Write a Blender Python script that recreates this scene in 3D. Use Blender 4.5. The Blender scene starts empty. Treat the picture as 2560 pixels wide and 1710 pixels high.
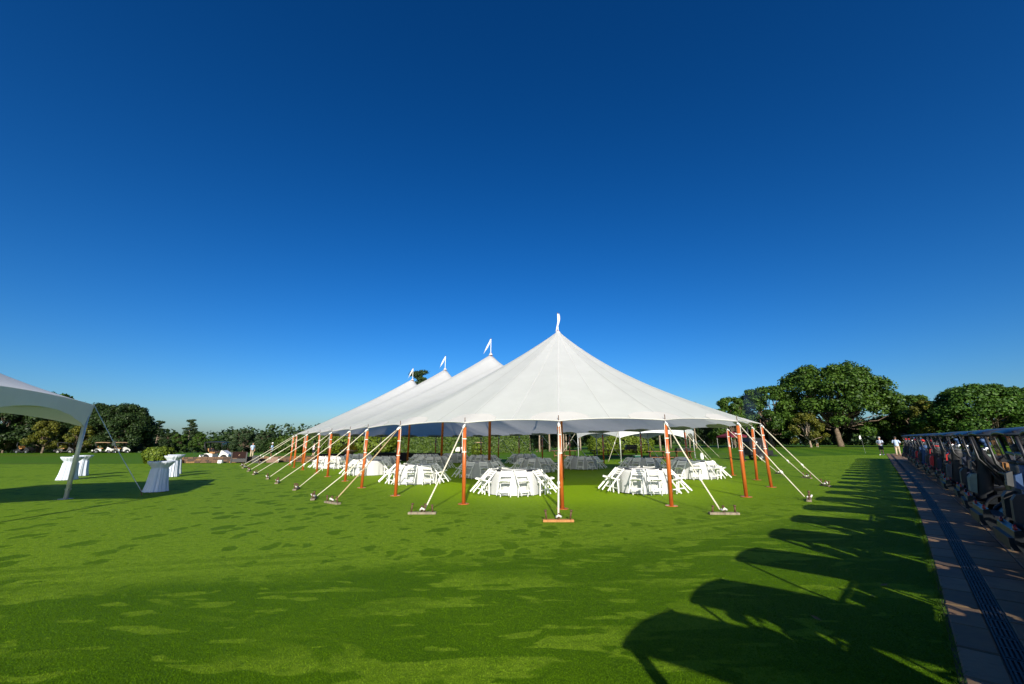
import bpy, math, random
import numpy as np
from mathutils import Vector, Matrix, noise as mnoise

R = math.radians
scene = bpy.context.scene

# ---------------------------------------------------------------- camera
cam_data = bpy.data.cameras.new('camera')
cam_data.sensor_width = 36.0
cam_data.lens = 14.0
cam_data.clip_start = 0.05
cam_data.clip_end = 6000
cam = bpy.data.objects.new('camera', cam_data)
scene.collection.objects.link(cam)
cam.location = (0, 0, 1.75)
cam.rotation_euler = (R(90 + 14.2), 0, 0)
scene.camera = cam

# ---------------------------------------------------------------- light
SUN_EL = 23.0
SUN_LEFT = 3.0          # light travels away from the camera, a little to the left
world = bpy.data.worlds.new('World')
scene.world = world
world.use_nodes = True
wn = world.node_tree
wn.nodes.clear()
w_out = wn.nodes.new('ShaderNodeOutputWorld')
w_bg = wn.nodes.new('ShaderNodeBackground')
w_sky = wn.nodes.new('ShaderNodeTexSky')
w_sky.sky_type = 'NISHITA'
w_sky.sun_disc = False
w_sky.sun_elevation = R(SUN_EL)
w_sky.sun_rotation = R(180 - SUN_LEFT)
w_sky.altitude = 0
w_sky.air_density = 1.0
w_sky.dust_density = 1.1
w_sky.ozone_density = 6.0
w_hsv = wn.nodes.new('ShaderNodeHueSaturation')
w_hsv.inputs['Saturation'].default_value = 1.22
w_hsv.inputs['Hue'].default_value = 0.499
w_gam = wn.nodes.new('ShaderNodeGamma')      # contrast grade on the sky colour: steeper fall from horizon to zenith
w_gam.inputs['Gamma'].default_value = 1.25
w_bg.inputs['Strength'].default_value = 0.060
wn.links.new(w_sky.outputs[0], w_hsv.inputs['Color'])
wn.links.new(w_hsv.outputs[0], w_gam.inputs['Color'])
wn.links.new(w_gam.outputs[0], w_bg.inputs['Color'])
wn.links.new(w_bg.outputs[0], w_out.inputs['Surface'])

sun_data = bpy.data.lights.new('sun', 'SUN')
sun_data.energy = 5.0
sun_data.angle = R(0.5)
sun_data.color = (1.0, 0.93, 0.80)
sun = bpy.data.objects.new('sun', sun_data)
scene.collection.objects.link(sun)
_d = Vector((-math.sin(R(SUN_LEFT)) * math.cos(R(SUN_EL)), math.cos(R(SUN_LEFT)) * math.cos(R(SUN_EL)), -math.sin(R(SUN_EL))))
sun.rotation_euler = _d.to_track_quat('-Z', 'Y').to_euler()
sun.location = (2, -30, 25)

scene.view_settings.view_transform = 'Standard'
scene.view_settings.look = 'None'
scene.view_settings.gamma = 1.0
scene.view_settings.exposure = 0.5
scene.view_settings.use_curve_mapping = False
scene.render.engine = 'CYCLES'
scene.cycles.max_bounces = 8
scene.cycles.diffuse_bounces = 3
scene.cycles.transparent_max_bounces = 8
scene.cycles.volume_bounces = 0

# ---------------------------------------------------------------- helpers
COL = scene.collection.objects


def smooth(a, b, x):
    t = max(0.0, min(1.0, (x - a) / (b - a)))
    return t * t * (3 - 2 * t)


def terrain(x, y):
    z = 0.0
    if x > 0:
        z = min(.016 * x * x / (x + 2.5), .95)
    if y > 70:
        z -= 2.2 * smooth(70, 140, y) * (1 - smooth(-5, 20, x))
    return z


class MB:
    """collects verts and faces of one mesh"""
    def __init__(s):
        s.v = []; s.f = []; s.m = []; s.cur = 0

    def add(s, vs, fs):
        o = len(s.v)
        s.v.extend([tuple(p) for p in vs])
        for f in fs:
            s.f.append(tuple(i + o for i in f)); s.m.append(s.cur)
        return s

    def box(s, c, size, rot=None, taper=1.0):
        hx, hy, hz = size[0] / 2, size[1] / 2, size[2] / 2
        vs = []
        for sz in (-1, 1):
            k = taper if sz > 0 else 1.0
            for sx, sy in ((-1, -1), (1, -1), (1, 1), (-1, 1)):
                p = Vector((sx * hx * k, sy * hy * k, sz * hz))
                if rot is not None:
                    p = rot @ p
                vs.append(p + Vector(c))
        return s.add(vs, [(3, 2, 1, 0), (4, 5, 6, 7), (0, 1, 5, 4), (1, 2, 6, 5), (2, 3, 7, 6), (3, 0, 4, 7)])

    def bar(s, a, b, w, h, up=(0, 0, 1)):
        a = Vector(a); b = Vector(b); d = b - a; L = d.length; d.normalize()
        u = Vector(up); x = d.cross(u)
        if x.length < 1e-4:
            x = d.cross(Vector((1, 0, 0)))
        x.normalize(); z = x.cross(d).normalized()
        rot = Matrix((x, d, z)).transposed()
        return s.box((a + b) / 2, (w, L, h), rot)

    def tube(s, pts, rad, n=8, cap=True, sx=1.0, ref=None):
        pts = [Vector(p) for p in pts]
        if not hasattr(rad, '__len__'):
            rad = [rad] * len(pts)
        o = []
        prev = None
        for i, p in enumerate(pts):
            if i == 0: d = pts[1] - p
            elif i == len(pts) - 1: d = p - pts[i - 1]
            else: d = pts[i + 1] - pts[i - 1]
            d.normalize()
            if prev is None:
                r = Vector(ref) if ref else (Vector((0, 0, 1)) if abs(d.z) < .9 else Vector((1, 0, 0)))
                x = d.cross(r).normalized()
            else:
                x = (prev - d * prev.dot(d)).normalized()
            prev = x
            y = d.cross(x)
            for k in range(n):
                a = 2 * math.pi * k / n
                o.append(p + x * (math.cos(a) * rad[i] * sx) + y * (math.sin(a) * rad[i]))
        fs = []
        m = len(pts)
        for i in range(m - 1):
            for k in range(n):
                k2 = (k + 1) % n
                fs.append((i * n + k, i * n + k2, (i + 1) * n + k2, (i + 1) * n + k))
        if cap:
            fs.append(tuple(range(n - 1, -1, -1)))
            fs.append(tuple((m - 1) * n + k for k in range(n)))
        return s.add(o, fs)

    def lathe(s, prof, n=16, c=(0, 0, 0), axis='z', mod=None, cap=False):
        o = []
        for (r, z) in prof:
            for k in range(n):
                a = 2 * math.pi * k / n
                rr = r * (mod(a, z) if mod else 1.0)
                p = (rr * math.cos(a), rr * math.sin(a), z)
                if axis == 'y': p = (p[0], p[2], p[1])
                o.append((p[0] + c[0], p[1] + c[1], p[2] + c[2]))
        fs = []
        for i in range(len(prof) - 1):
            for k in range(n):
                k2 = (k + 1) % n
                q = (i * n + k, i * n + k2, (i + 1) * n + k2, (i + 1) * n + k)
                fs.append(q)
        if cap:
            fs.append(tuple(range(n)))
            fs.append(tuple((len(prof) - 1) * n + k for k in range(n)))
        return s.add(o, fs)

    def prism(s, poly, y0, y1):
        """side profile (x,z) extruded along y"""
        n = len(poly)
        vs = [(x, y0, z) for x, z in poly] + [(x, y1, z) for x, z in poly]
        fs = [tuple(range(n)), tuple(range(2 * n - 1, n - 1, -1))]
        for i in range(n):
            j = (i + 1) % n
            fs.append((j, i, n + i, n + j))
        return s.add(vs, fs)

    def mesh(s, name, smooth_=False):
        me = bpy.data.meshes.new(name)
        me.from_pydata(s.v, [], s.f)
        if any(s.m):
            me.polygons.foreach_set('material_index', s.m)
        if smooth_:
            me.polygons.foreach_set('use_smooth', [True] * len(me.polygons))
        me.update()
        return me

    def build(s, name, mats, parent=None, smooth_=False, off=None):
        if off is not None:
            s.v = [(p[0] - off[0], p[1] - off[1], p[2] - off[2]) for p in s.v]
        return link(name, s.mesh(name, smooth_), mats, parent)


def link(name, me, mats, parent=None, loc=None):
    if not isinstance(mats, (list, tuple)):
        mats = [mats]
    if len(me.materials) == 0:
        for m in mats:
            me.materials.append(m)
    o = bpy.data.objects.new(name, me)
    COL.link(o)
    if parent: o.parent = parent
    if loc is not None: o.location = loc
    for i, m in enumerate(mats):
        if me.materials[i] != m:
            o.material_slots[i].link = 'OBJECT'
            o.material_slots[i].material = m
    return o


def tag(o, label, cat, group=None):
    o['label'] = label; o['category'] = cat
    if group: o['group'] = group
    return o


def thing(name, label, cat, loc=(0, 0, 0), rot=(0, 0, 0), group=None):
    o = bpy.data.objects.new(name, None)
    o.empty_display_size = .1
    COL.link(o)
    o.location = loc; o.rotation_euler = rot
    return tag(o, label, cat, group)


def copy_tree(o, parent=None):
    c = o.copy(); COL.link(c); c.parent = parent
    for ch in o.children:
        copy_tree(ch, c)
    return c


# ---------------------------------------------------------------- materials
def newmat(name):
    m = bpy.data.materials.new(name); m.use_nodes = True
    nt = m.node_tree; nt.nodes.clear()
    out = nt.nodes.new('ShaderNodeOutputMaterial')
    return m, nt, out


def N(nt, typ, props=None, **inp):
    n = nt.nodes.new(typ)
    for k, v in (props or {}).items():
        setattr(n, k, v)
    for k, v in inp.items():
        key = k.replace('_', ' ')
        if key.isdigit(): key = int(key)
        sk = n.inputs[key]
        if hasattr(v, 'is_output'): nt.links.new(v, sk)
        else: sk.default_value = v
    return n


def Math(nt, op, a, b=None, c=None, clamp=False):
    n = nt.nodes.new('ShaderNodeMath'); n.operation = op; n.use_clamp = clamp
    for i, v in enumerate((a, b, c)):
        if v is None: continue
        if hasattr(v, 'is_output'): nt.links.new(v, n.inputs[i])
        else: n.inputs[i].default_value = v
    return n.outputs[0]


def Mix(nt, fac, a, b, typ='MIX'):
    n = nt.nodes.new('ShaderNodeMix'); n.data_type = 'RGBA'; n.blend_type = typ
    for sk, v in ((n.inputs[0], fac), (n.inputs[6], a), (n.inputs[7], b)):
        if hasattr(v, 'is_output'): nt.links.new(v, sk)
        else: sk.default_value = v if not isinstance(v, tuple) or len(v) == 4 else (*v, 1)
    return n.outputs[2]


def Ramp(nt, fac, a, b):
    """smooth step of fac from a to b"""
    n = nt.nodes.new('ShaderNodeMapRange'); n.interpolation_type = 'SMOOTHSTEP'
    nt.links.new(fac, n.inputs[0]); n.inputs[1].default_value = a; n.inputs[2].default_value = b
    return n.outputs[0]


def plain(name, col, rough=.6, metal=0.0, var=.12, scale=6.0, bump=0.0, bscale=60.0, spec=.5, coat=0.0, coords='Object'):
    """one-colour material with mottling, roughness variation and fine relief"""
    m, nt, out = newmat(name)
    tc = N(nt, 'ShaderNodeTexCoord')
    no = N(nt, 'ShaderNodeTexNoise', None, Vector=tc.outputs[coords], Scale=scale, Detail=5.0, Roughness=.6)
    lo = tuple(c * (1 - var) for c in col); hi = tuple(min(1, c * (1 + var)) for c in col)
    c = Mix(nt, Ramp(nt, no.outputs[0], .3, .7), lo, hi)
    b = N(nt, 'ShaderNodeBsdfPrincipled', None, Base_Color=c, Metallic=metal)
    rr = N(nt, 'ShaderNodeMapRange'); nt.links.new(no.outputs[0], rr.inputs[0])
    rr.inputs[3].default_value = max(0, rough - .08); rr.inputs[4].default_value = min(1, rough + .08)
    nt.links.new(rr.outputs[0], b.inputs['Roughness'])
    b.inputs['Specular IOR Level'].default_value = spec
    if coat: b.inputs['Coat Weight'].default_value = coat; b.inputs['Coat Roughness'].default_value = .08
    if bump:
        n2 = N(nt, 'ShaderNodeTexNoise', None, Vector=tc.outputs[coords], Scale=bscale, Detail=4.0)
        bp = N(nt, 'ShaderNodeBump', None, Strength=bump, Distance=.01, Height=n2.outputs[0])
        nt.links.new(bp.outputs[0], b.inputs['Normal'])
    nt.links.new(b.outputs[0], out.inputs[0])
    return m


def leafmat(name, dark, light, trans=.25):
    m, nt, out = newmat(name)
    g = N(nt, 'ShaderNodeNewGeometry')
    tc = N(nt, 'ShaderNodeTexCoord')
    no = N(nt, 'ShaderNodeTexNoise', None, Vector=tc.outputs['Object'], Scale=.35, Detail=3.0)
    f = Math(nt, 'ADD', Math(nt, 'MULTIPLY', g.outputs['Random Per Island'], .6), Math(nt, 'MULTIPLY', no.outputs[0], .45))
    c = Mix(nt, Ramp(nt, f, .15, .85), dark, light)
    d = N(nt, 'ShaderNodeBsdfPrincipled', None, Base_Color=c, Roughness=.55)
    d.inputs['Specular IOR Level'].default_value = .3
    t = N(nt, 'ShaderNodeBsdfTranslucent', None, Color=Mix(nt, .5, c, (light[0] * 1.3, light[1] * 1.3, light[2] * .6)))
    mx = N(nt, 'ShaderNodeMixShader', None, Fac=trans)
    nt.links.new(d.outputs[0], mx.inputs[1]); nt.links.new(t.outputs[0], mx.inputs[2])
    nt.links.new(mx.outputs[0], out.inputs[0])
    return m


def fabric(name, col, trans=.12, rough=.75, wr=0.0, wscale=4.0, weave=True):
    m, nt, out = newmat(name)
    tc = N(nt, 'ShaderNodeTexCoord')
    no = N(nt, 'ShaderNodeTexNoise', None, Vector=tc.outputs['Object'], Scale=1.2, Detail=6.0, Roughness=.65)
    c = Mix(nt, Ramp(nt, no.outputs[0], .3, .75), tuple(x * .93 for x in col), col)
    d = N(nt, 'ShaderNodeBsdfPrincipled', None, Base_Color=c, Roughness=rough)
    d.inputs['Specular IOR Level'].default_value = .25
    n2 = N(nt, 'ShaderNodeTexNoise', None, Vector=tc.outputs['Object'], Scale=wscale, Detail=5.0, Distortion=.6)
    bp = N(nt, 'ShaderNodeBump', None, Strength=max(wr, .05), Distance=.03, Height=n2.outputs[0])
    nt.links.new(bp.outputs[0], d.inputs['Normal'])
    t = N(nt, 'ShaderNodeBsdfTranslucent', None, Color=c)
    mx = N(nt, 'ShaderNodeMixShader', None, Fac=trans)
    nt.links.new(d.outputs[0], mx.inputs[1]); nt.links.new(t.outputs[0], mx.inputs[2])
    nt.links.new(mx.outputs[0], out.inputs[0])
    return m


def wood(name, dark, light, scale=(6, 6, .6), rough=.45, coat=0.0):
    m, nt, out = newmat(name)
    tc = N(nt, 'ShaderNodeTexCoord')
    oi = N(nt, 'ShaderNodeObjectInfo')
    mp = N(nt, 'ShaderNodeMapping', None, Vector=tc.outputs['Object'], Scale=scale)
    ad = N(nt, 'ShaderNodeVectorMath', {'operation': 'ADD'})
    cm = N(nt, 'ShaderNodeCombineXYZ', None, X=Math(nt, 'MULTIPLY', oi.outputs['Random'], 30.0))
    nt.links.new(mp.outputs[0], ad.inputs[0]); nt.links.new(cm.outputs[0], ad.inputs[1])
    no = N(nt, 'ShaderNodeTexNoise', None, Vector=ad.outputs[0], Scale=4.0, Detail=8.0, Distortion=.8)
    c = Mix(nt, Ramp(nt, no.outputs[0], .32, .68), dark, light)
    c = Mix(nt, Math(nt, 'MULTIPLY', oi.outputs['Random'], .3), c, tuple(x * .6 for x in dark))
    b = N(nt, 'ShaderNodeBsdfPrincipled', None, Base_Color=c, Roughness=rough)
    if coat: b.inputs['Coat Weight'].default_value = coat; b.inputs['Coat Roughness'].default_value = .2
    bp = N(nt, 'ShaderNodeBump', None, Strength=.25, Distance=.004, Height=no.outputs[0])
    nt.links.new(bp.outputs[0], b.inputs['Normal'])
    nt.links.new(b.outputs[0], out.inputs[0])
    return m


M = {}
M['canvas'] = fabric('sailcloth', (.785, .79, .80), trans=.46, wr=.22, wscale=1.1)
M['vinyl'] = fabric('white vinyl', (.72, .73, .745), trans=.16, wr=.5, wscale=1.2)
M['patch'] = fabric('cream sailcloth', (.56, .55, .51), trans=.05)
M['seam'] = fabric('seam tape', (.56, .56, .55), trans=.02)
M['cloth'] = fabric('white tablecloth', (.53, .53, .535), trans=.05, wr=.15, wscale=7)  # white linen greyed: shade cast by the leaning chairs put into its colour
M['cloth_blue'] = fabric('pale cocktail cloth', (.60, .65, .74), trans=.05, wr=.15, wscale=9)
M['chair'] = plain('white resin', (.80, .79, .75), rough=.42, var=.03, scale=9)
M['polewood'] = wood('varnished pole wood', (.36, .075, .012), (.54, .135, .024), rough=.38, coat=.35)
M['plank'] = wood('weathered plank', (.15, .12, .085), (.30, .25, .17), rough=.8)
M['plank_orange'] = wood('new plank', (.34, .14, .035), (.48, .22, .06), rough=.7)
M['webbing'] = plain('cream webbing', (.62, .57, .44), rough=.8, var=.12, scale=20, bump=.3)
M['webbing_tan'] = plain('tan webbing', (.42, .31, .17), rough=.8, var=.15, scale=20, bump=.3)
M['rope'] = plain('white rope', (.68, .66, .60), rough=.8, var=.1, scale=40)
M['rust'] = plain('rusty steel', (.13, .07, .04), rough=.7, metal=.4, var=.4, scale=40, bump=.3)
M['steel'] = plain('galvanised steel', (.42, .42, .41), rough=.4, metal=.8, var=.15, scale=20)
M['alu'] = plain('white aluminium', (.52, .53, .52), rough=.4, metal=.3, var=.06)
M['black'] = plain('black plastic', (.012, .012, .014), rough=.42, var=.3, scale=12)
M['blackcloth'] = fabric('black cloth', (.012, .012, .015), trans=0, wr=.4)
M['rubber'] = plain('tyre rubber', (.018, .018, .019), rough=.8, var=.3, scale=30, bump=.4)
M['cartbody'] = plain('dark cart paint', (.012, .013, .015), rough=.4, var=.15, coat=.15)
M['carttrim'] = plain('dark grey trim', (.014, .014, .016), rough=.5, var=.15)
M['cartroof'] = plain('dark roof plastic', (.035, .042, .055), rough=.34, var=.12)
M['cartwhite'] = plain('white cart paint', (.74, .72, .66), rough=.3, var=.04, coat=.5)
M['cartgreen'] = plain('green cart paint', (.012, .07, .055), rough=.3, var=.08, coat=.5)
M['rooftan'] = plain('tan roof', (.45, .29, .16), rough=.5, var=.08)
M['roofnavy'] = plain('navy roof', (.014, .022, .055), rough=.45, var=.1)
M['seattan'] = plain('tan vinyl seat', (.30, .145, .045), rough=.45, var=.1, bump=.15, bscale=90)
M['seatgrey'] = plain('grey vinyl seat', (.10, .095, .09), rough=.5, var=.1)
M['rim'] = plain('alloy rim', (.62, .62, .62), rough=.25, metal=.9, var=.05)
M['chrome'] = plain('club steel', (.30, .31, .33), rough=.38, metal=.9, var=.05)
M['red'] = plain('red nylon', (.42, .015, .015), rough=.6, var=.15)
M['redlens'] = plain('red lens', (.30, .012, .008), rough=.25, var=.1)
M['navy'] = plain('navy nylon', (.010, .016, .04), rough=.6, var=.2)
M['bluebag'] = plain('blue nylon', (.025, .07, .18), rough=.6, var=.2)
M['whitebag'] = plain('white bag vinyl', (.62, .62, .62), rough=.45, var=.08)
M['greenbag'] = plain('pale green nylon', (.12, .17, .145), rough=.65, var=.15)
M['blackbag'] = plain('black nylon', (.016, .016, .018), rough=.6, var=.3)
M['greybag'] = plain('grey nylon', (.055, .06, .065), rough=.65, var=.2)
M['brown'] = plain('brown suede', (.14, .065, .03), rough=.85, var=.25, bump=.3)
M['bark'] = plain('oak bark', (.13, .095, .065), rough=.9, var=.45, scale=3, bump=.8, bscale=7)
M['pinebark'] = plain('pale pine bark', (.26, .20, .145), rough=.9, var=.4, scale=3, bump=.8, bscale=7)
M['stone'] = plain('brown field stone', (.12, .068, .036), rough=.85, var=.25, scale=5, bump=.5, bscale=18)
M['stone2'] = plain('ochre field stone', (.21, .115, .045), rough=.85, var=.25, scale=5, bump=.5, bscale=18)
M['stone3'] = plain('dark field stone', (.06, .038, .025), rough=.85, var=.3, scale=5, bump=.5, bscale=18)
M['mortar'] = plain('dark mortar', (.055, .042, .03), rough=.95, var=.3)
M['buff'] = plain('buff cast stone', (.50, .38, .24), rough=.8, var=.15, bump=.2)
M['brownboard'] = plain('dark brown board', (.022, .010, .009), rough=.8, var=.2, spec=.12)
M['emblem'] = plain('brass emblem', (.40, .22, .13), rough=.5, var=.1)
M['maroon'] = fabric('maroon canopy', (.15, .02, .035), trans=.05)
M['white'] = plain('white paint', (.78, .78, .77), rough=.45, var=.04)
M['darkwood'] = wood('stained table wood', (.10, .035, .012), (.23, .085, .025), rough=.5)
M['blacksteel'] = plain('black smoker steel', (.014, .014, .016), rough=.5, metal=.3, var=.4, scale=5, bump=.2)
M['skin'] = plain('skin', (.46, .25, .165), rough=.5, var=.06)
M['skindark'] = plain('brown skin', (.20, .095, .055), rough=.5, var=.06)
M['polo_white'] = fabric('white polo', (.45, .50, .60), trans=.02, wr=.4, wscale=9)
M['polo_blue'] = fabric('light blue shirt', (.33, .50, .74), trans=.02, wr=.4, wscale=9)
M['polo_pale'] = fabric('pale blue shirt', (.50, .62, .80), trans=.02, wr=.4, wscale=9)
M['polo_pink'] = fabric('pale pink shirt', (.72, .60, .62), trans=.02, wr=.4, wscale=9)
M['shirt_dark'] = fabric('charcoal shirt', (.035, .037, .042), trans=0, wr=.4, wscale=9)
M['khaki'] = fabric('khaki trousers', (.48, .38, .26), trans=0, wr=.4, wscale=9)
M['shorts_dark'] = fabric('dark shorts', (.02, .022, .03), trans=0, wr=.4, wscale=9)
M['hair'] = plain('dark hair', (.025, .016, .012), rough=.6, var=.3, scale=40)
M['hairgrey'] = plain('grey hair', (.32, .31, .30), rough=.6, var=.2, scale=40)
M['flower'] = leafmat('yellow flowers', (.16, .16, .012), (.62, .42, .02), .2)
M['leaf_oak'] = leafmat('oak leaves', (.017, .050, .006), (.074, .140, .014))
M['leaf_dense'] = leafmat('maple leaves', (.022, .062, .010), (.075, .155, .018))
M['leaf_yel'] = leafmat('yellowing leaves', (.050, .068, .008), (.150, .150, .016))
M['leaf_dark'] = leafmat('dark leaves', (.010, .026, .008), (.042, .078, .016))
M['leaf_pine'] = leafmat('pine needles', (.016, .038, .018), (.065, .105, .035))
M['leaf_hedge'] = leafmat('ivy hedge leaves', (.020, .050, .007), (.085, .135, .016))
M['leaf_lime'] = leafmat('clipped shrub leaves', (.045, .085, .006), (.150, .200, .015))
M['core'] = plain('shaded core', (.008, .016, .005), rough=.95, var=.4, scale=2)  # near-black fill: the shaded depth behind the leaves put into its colour
# ---------------------------------------------------------------- ground and lawn
def lawn_material():
    m, nt, out = newmat('mown lawn')
    g = N(nt, 'ShaderNodeNewGeometry')
    pos = g.outputs['Position']
    sx = N(nt, 'ShaderNodeSeparateXYZ', None, Vector=pos)
    X, Y = sx.outputs[0], sx.outputs[1]

    def nz(scale, detail=4.0, vec=pos, rough=.55, dist=0.0):
        return N(nt, 'ShaderNodeTexNoise', None, Vector=vec, Scale=scale, Detail=detail, Roughness=rough, Distortion=dist).outputs[0]

    def mapped(scale, rot=0.0):
        return N(nt, 'ShaderNodeMapping', None, Vector=pos, Scale=scale, Rotation=(0, 0, rot)).outputs[0]
    wob = Math(nt, 'SUBTRACT', nz(.55, 4.0), .5)
    # edge of the trodden foreground: y = 7.1 + .33 x + .012 x^2
    yy = Math(nt, 'MULTIPLY_ADD', X, .33, 6.9)
    yy = Math(nt, 'ADD', yy, Math(nt, 'MULTIPLY', Math(nt, 'MULTIPLY', X, X), .010))
    dd = Math(nt, 'ADD', Math(nt, 'SUBTRACT', Y, yy), Math(nt, 'MULTIPLY', wob, 1.3))
    far = Ramp(nt, dd, -.35, .45)                     # 1 where the dew still lies
    # wheel tracks: two bands sweeping through the dew
    trk = None
    for off, wdt in ((1.15, .12), (.75, .10), (.1, .32), (-1.3, .30)):
        q = Math(nt, 'ABSOLUTE', Math(nt, 'ADD', Math(nt, 'SUBTRACT', Math(nt, 'SUBTRACT', Y, yy), off), Math(nt, 'MULTIPLY', wob, .35)))
        q = Math(nt, 'SUBTRACT', 1.0, Ramp(nt, q, wdt * .6, wdt * 1.3))
        trk = q if trk is None else Math(nt, 'MAXIMUM', trk, q)
    # footprints: dark smudges in the dew
    warp = N(nt, 'ShaderNodeVectorMath', {'operation': 'ADD'})
    nw = N(nt, 'ShaderNodeTexNoise', None, Vector=pos, Scale=2.6, Detail=2.0)
    nwv = N(nt, 'ShaderNodeVectorMath', {'operation': 'SCALE'}, Vector=nw.outputs['Color'], Scale=.5)
    nt.links.new(pos, warp.inputs[0]); nt.links.new(nwv.outputs[0], warp.inputs[1])
    mp1 = N(nt, 'ShaderNodeMapping', None, Vector=warp.outputs[0], Scale=(1.45, 1.0, 1.0), Rotation=(0, 0, .35))
    vo = N(nt, 'ShaderNodeTexVoronoi', {'voronoi_dimensions': '2D'}, Vector=mp1.outputs[0], Scale=1.25, Randomness=1.0)
    vs_ = N(nt, 'ShaderNodeSeparateColor', None, Color=vo.outputs['Color'])
    trailn = nz(.22, 2.0)
    thr = Math(nt, 'MULTIPLY', Ramp(nt, trailn, .30, .52), Math(nt, 'MULTIPLY_ADD', vs_.outputs[0], .36, .03))
    foot = Math(nt, 'SUBTRACT', 1.0, Ramp(nt, Math(nt, 'SUBTRACT', vo.outputs['Distance'], thr), -.03, .03))
    mp2 = N(nt, 'ShaderNodeMapping', None, Vector=warp.outputs[0], Scale=(1.2, 1.9, 1.0), Rotation=(0, 0, -.5), Location=(7, 3, 0))
    vo2 = N(nt, 'ShaderNodeTexVoronoi', {'voronoi_dimensions': '2D'}, Vector=mp2.outputs[0], Scale=1.6, Randomness=1.0)
    vs2 = N(nt, 'ShaderNodeSeparateColor', None, Color=vo2.outputs['Color'])
    foot2 = Math(nt, 'SUBTRACT', 1.0, Ramp(nt, Math(nt, 'SUBTRACT', vo2.outputs['Distance'], Math(nt, 'MULTIPLY', vs2.outputs[1], .24)), -.03, .03))
    foot2 = Math(nt, 'MULTIPLY', foot2, Ramp(nt, nz(.16, 2.0, mapped((1, 1, 1), 1.0)), .5, .62))
    foot = Math(nt, 'MAXIMUM', foot, foot2)
    dewA = Math(nt, 'MULTIPLY', far, Math(nt, 'SUBTRACT', 1.0, Math(nt, 'MULTIPLY', foot, .85)))
    dewA = Math(nt, 'MULTIPLY', dewA, Math(nt, 'SUBTRACT', 1.0, Math(nt, 'MULTIPLY', Math(nt, 'MULTIPLY', trk, .55), Ramp(nt, nz(.3, 2.0), .35, .6))))
    # left-over dew in the foreground: angular light patches
    pm = mapped((.55, 1.5, 1.0), .12)
    n1 = nz(1.1, 3.0, pm, .5, .6)
    n2 = nz(.35, 2.0)
    patch = Math(nt, 'MULTIPLY', Ramp(nt, n1, .54, .58), Ramp(nt, n2, .36, .54))
    pm2 = mapped((.8, 2.4, 1.0), -.2)
    patch2 = Math(nt, 'MULTIPLY', Ramp(nt, nz(1.7, 2.0, pm2, .5, .3), .59, .62), .8)
    patch = Math(nt, 'MAXIMUM', patch, patch2)
    dewB = Math(nt, 'MULTIPLY', Math(nt, 'SUBTRACT', 1.0, far), Math(nt, 'MULTIPLY', patch, .9))
    dew = Math(nt, 'ADD', dewA, dewB, clamp=True)
    # no dew under the big tent: inside a stadium round its axis
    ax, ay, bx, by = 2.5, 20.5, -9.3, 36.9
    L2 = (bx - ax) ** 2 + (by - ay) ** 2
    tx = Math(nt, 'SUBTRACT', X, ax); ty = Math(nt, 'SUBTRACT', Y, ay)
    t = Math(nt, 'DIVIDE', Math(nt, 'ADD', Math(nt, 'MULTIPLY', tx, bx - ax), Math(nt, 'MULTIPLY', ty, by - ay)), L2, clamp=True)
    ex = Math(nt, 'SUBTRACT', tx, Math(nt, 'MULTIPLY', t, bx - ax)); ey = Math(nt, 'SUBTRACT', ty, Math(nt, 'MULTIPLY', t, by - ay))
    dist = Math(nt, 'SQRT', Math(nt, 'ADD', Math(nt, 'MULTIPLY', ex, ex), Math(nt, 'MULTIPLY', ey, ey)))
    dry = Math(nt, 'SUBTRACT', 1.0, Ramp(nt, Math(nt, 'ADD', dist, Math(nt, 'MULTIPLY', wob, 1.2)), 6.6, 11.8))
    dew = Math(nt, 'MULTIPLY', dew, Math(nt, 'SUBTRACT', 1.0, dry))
    # far field: rougher, darker grass with mowing stripes
    field = Ramp(nt, Math(nt, 'ADD', Y, Math(nt, 'MULTIPLY', X, -.10)), 38.6, 39.2)
    sm_ = mapped((1, 1, 1), .5)
    wv = N(nt, 'ShaderNodeTexWave', {'wave_type': 'BANDS'}, Vector=sm_, Scale=.10, Distortion=.6, Detail=1.0)
    stripes = Ramp(nt, wv.outputs['Fac'], .35, .65)
    fine = nz(70.0, 5.0, rough=.8)
    mid = nz(9.0, 5.0, rough=.7)
    big = nz(.8, 3.0)
    # colours
    green = Mix(nt, Ramp(nt, big, .3, .7), (.052, .120, .0003), (.068, .146, .0004))
    green = Mix(nt, dry, green, (.172, .280, .0006))  # dew-free grass, brighter than the foreground: grazing view and vignetting put into colour
    dewc = Mix(nt, Ramp(nt, mid, .3, .7), (.128, .230, .006), (.170, .272, .013))
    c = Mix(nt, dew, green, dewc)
    fieldc = Mix(nt, stripes, (.050, .125, .004), (.078, .165, .005))
    rough_ = Mix(nt, Ramp(nt, big, .3, .7), (.075, .120, .014), (.115, .150, .020))
    fieldc = Mix(nt, Math(nt, 'MULTIPLY', Ramp(nt, nz(.06, 3.0), .5, .62), .6), fieldc, rough_)
    c = Mix(nt, field, c, fieldc)
    c = Mix(nt, Math(nt, 'MULTIPLY', Math(nt, 'SUBTRACT', fine, .5), 2.2, clamp=True), c, (.20, .35, .02))
    c = Mix(nt, Math(nt, 'MULTIPLY', Math(nt, 'SUBTRACT', .5, fine), 3.4, clamp=True), c, (.008, .028, .001))
    c = Mix(nt, Math(nt, 'MULTIPLY', Math(nt, 'SUBTRACT', .52, mid), 1.2, clamp=True), c, (.015, .05, .003))
    b = N(nt, 'ShaderNodeBsdfPrincipled', None, Base_Color=c, Roughness=.75)
    b.inputs['Specular IOR Level'].default_value = .06
    b.inputs['Sheen Weight'].default_value = 0.0
    b.inputs['Sheen Roughness'].default_value = .5
    b.inputs['Sheen Tint'].default_value = (.7, .9, .4, 1)
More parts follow.
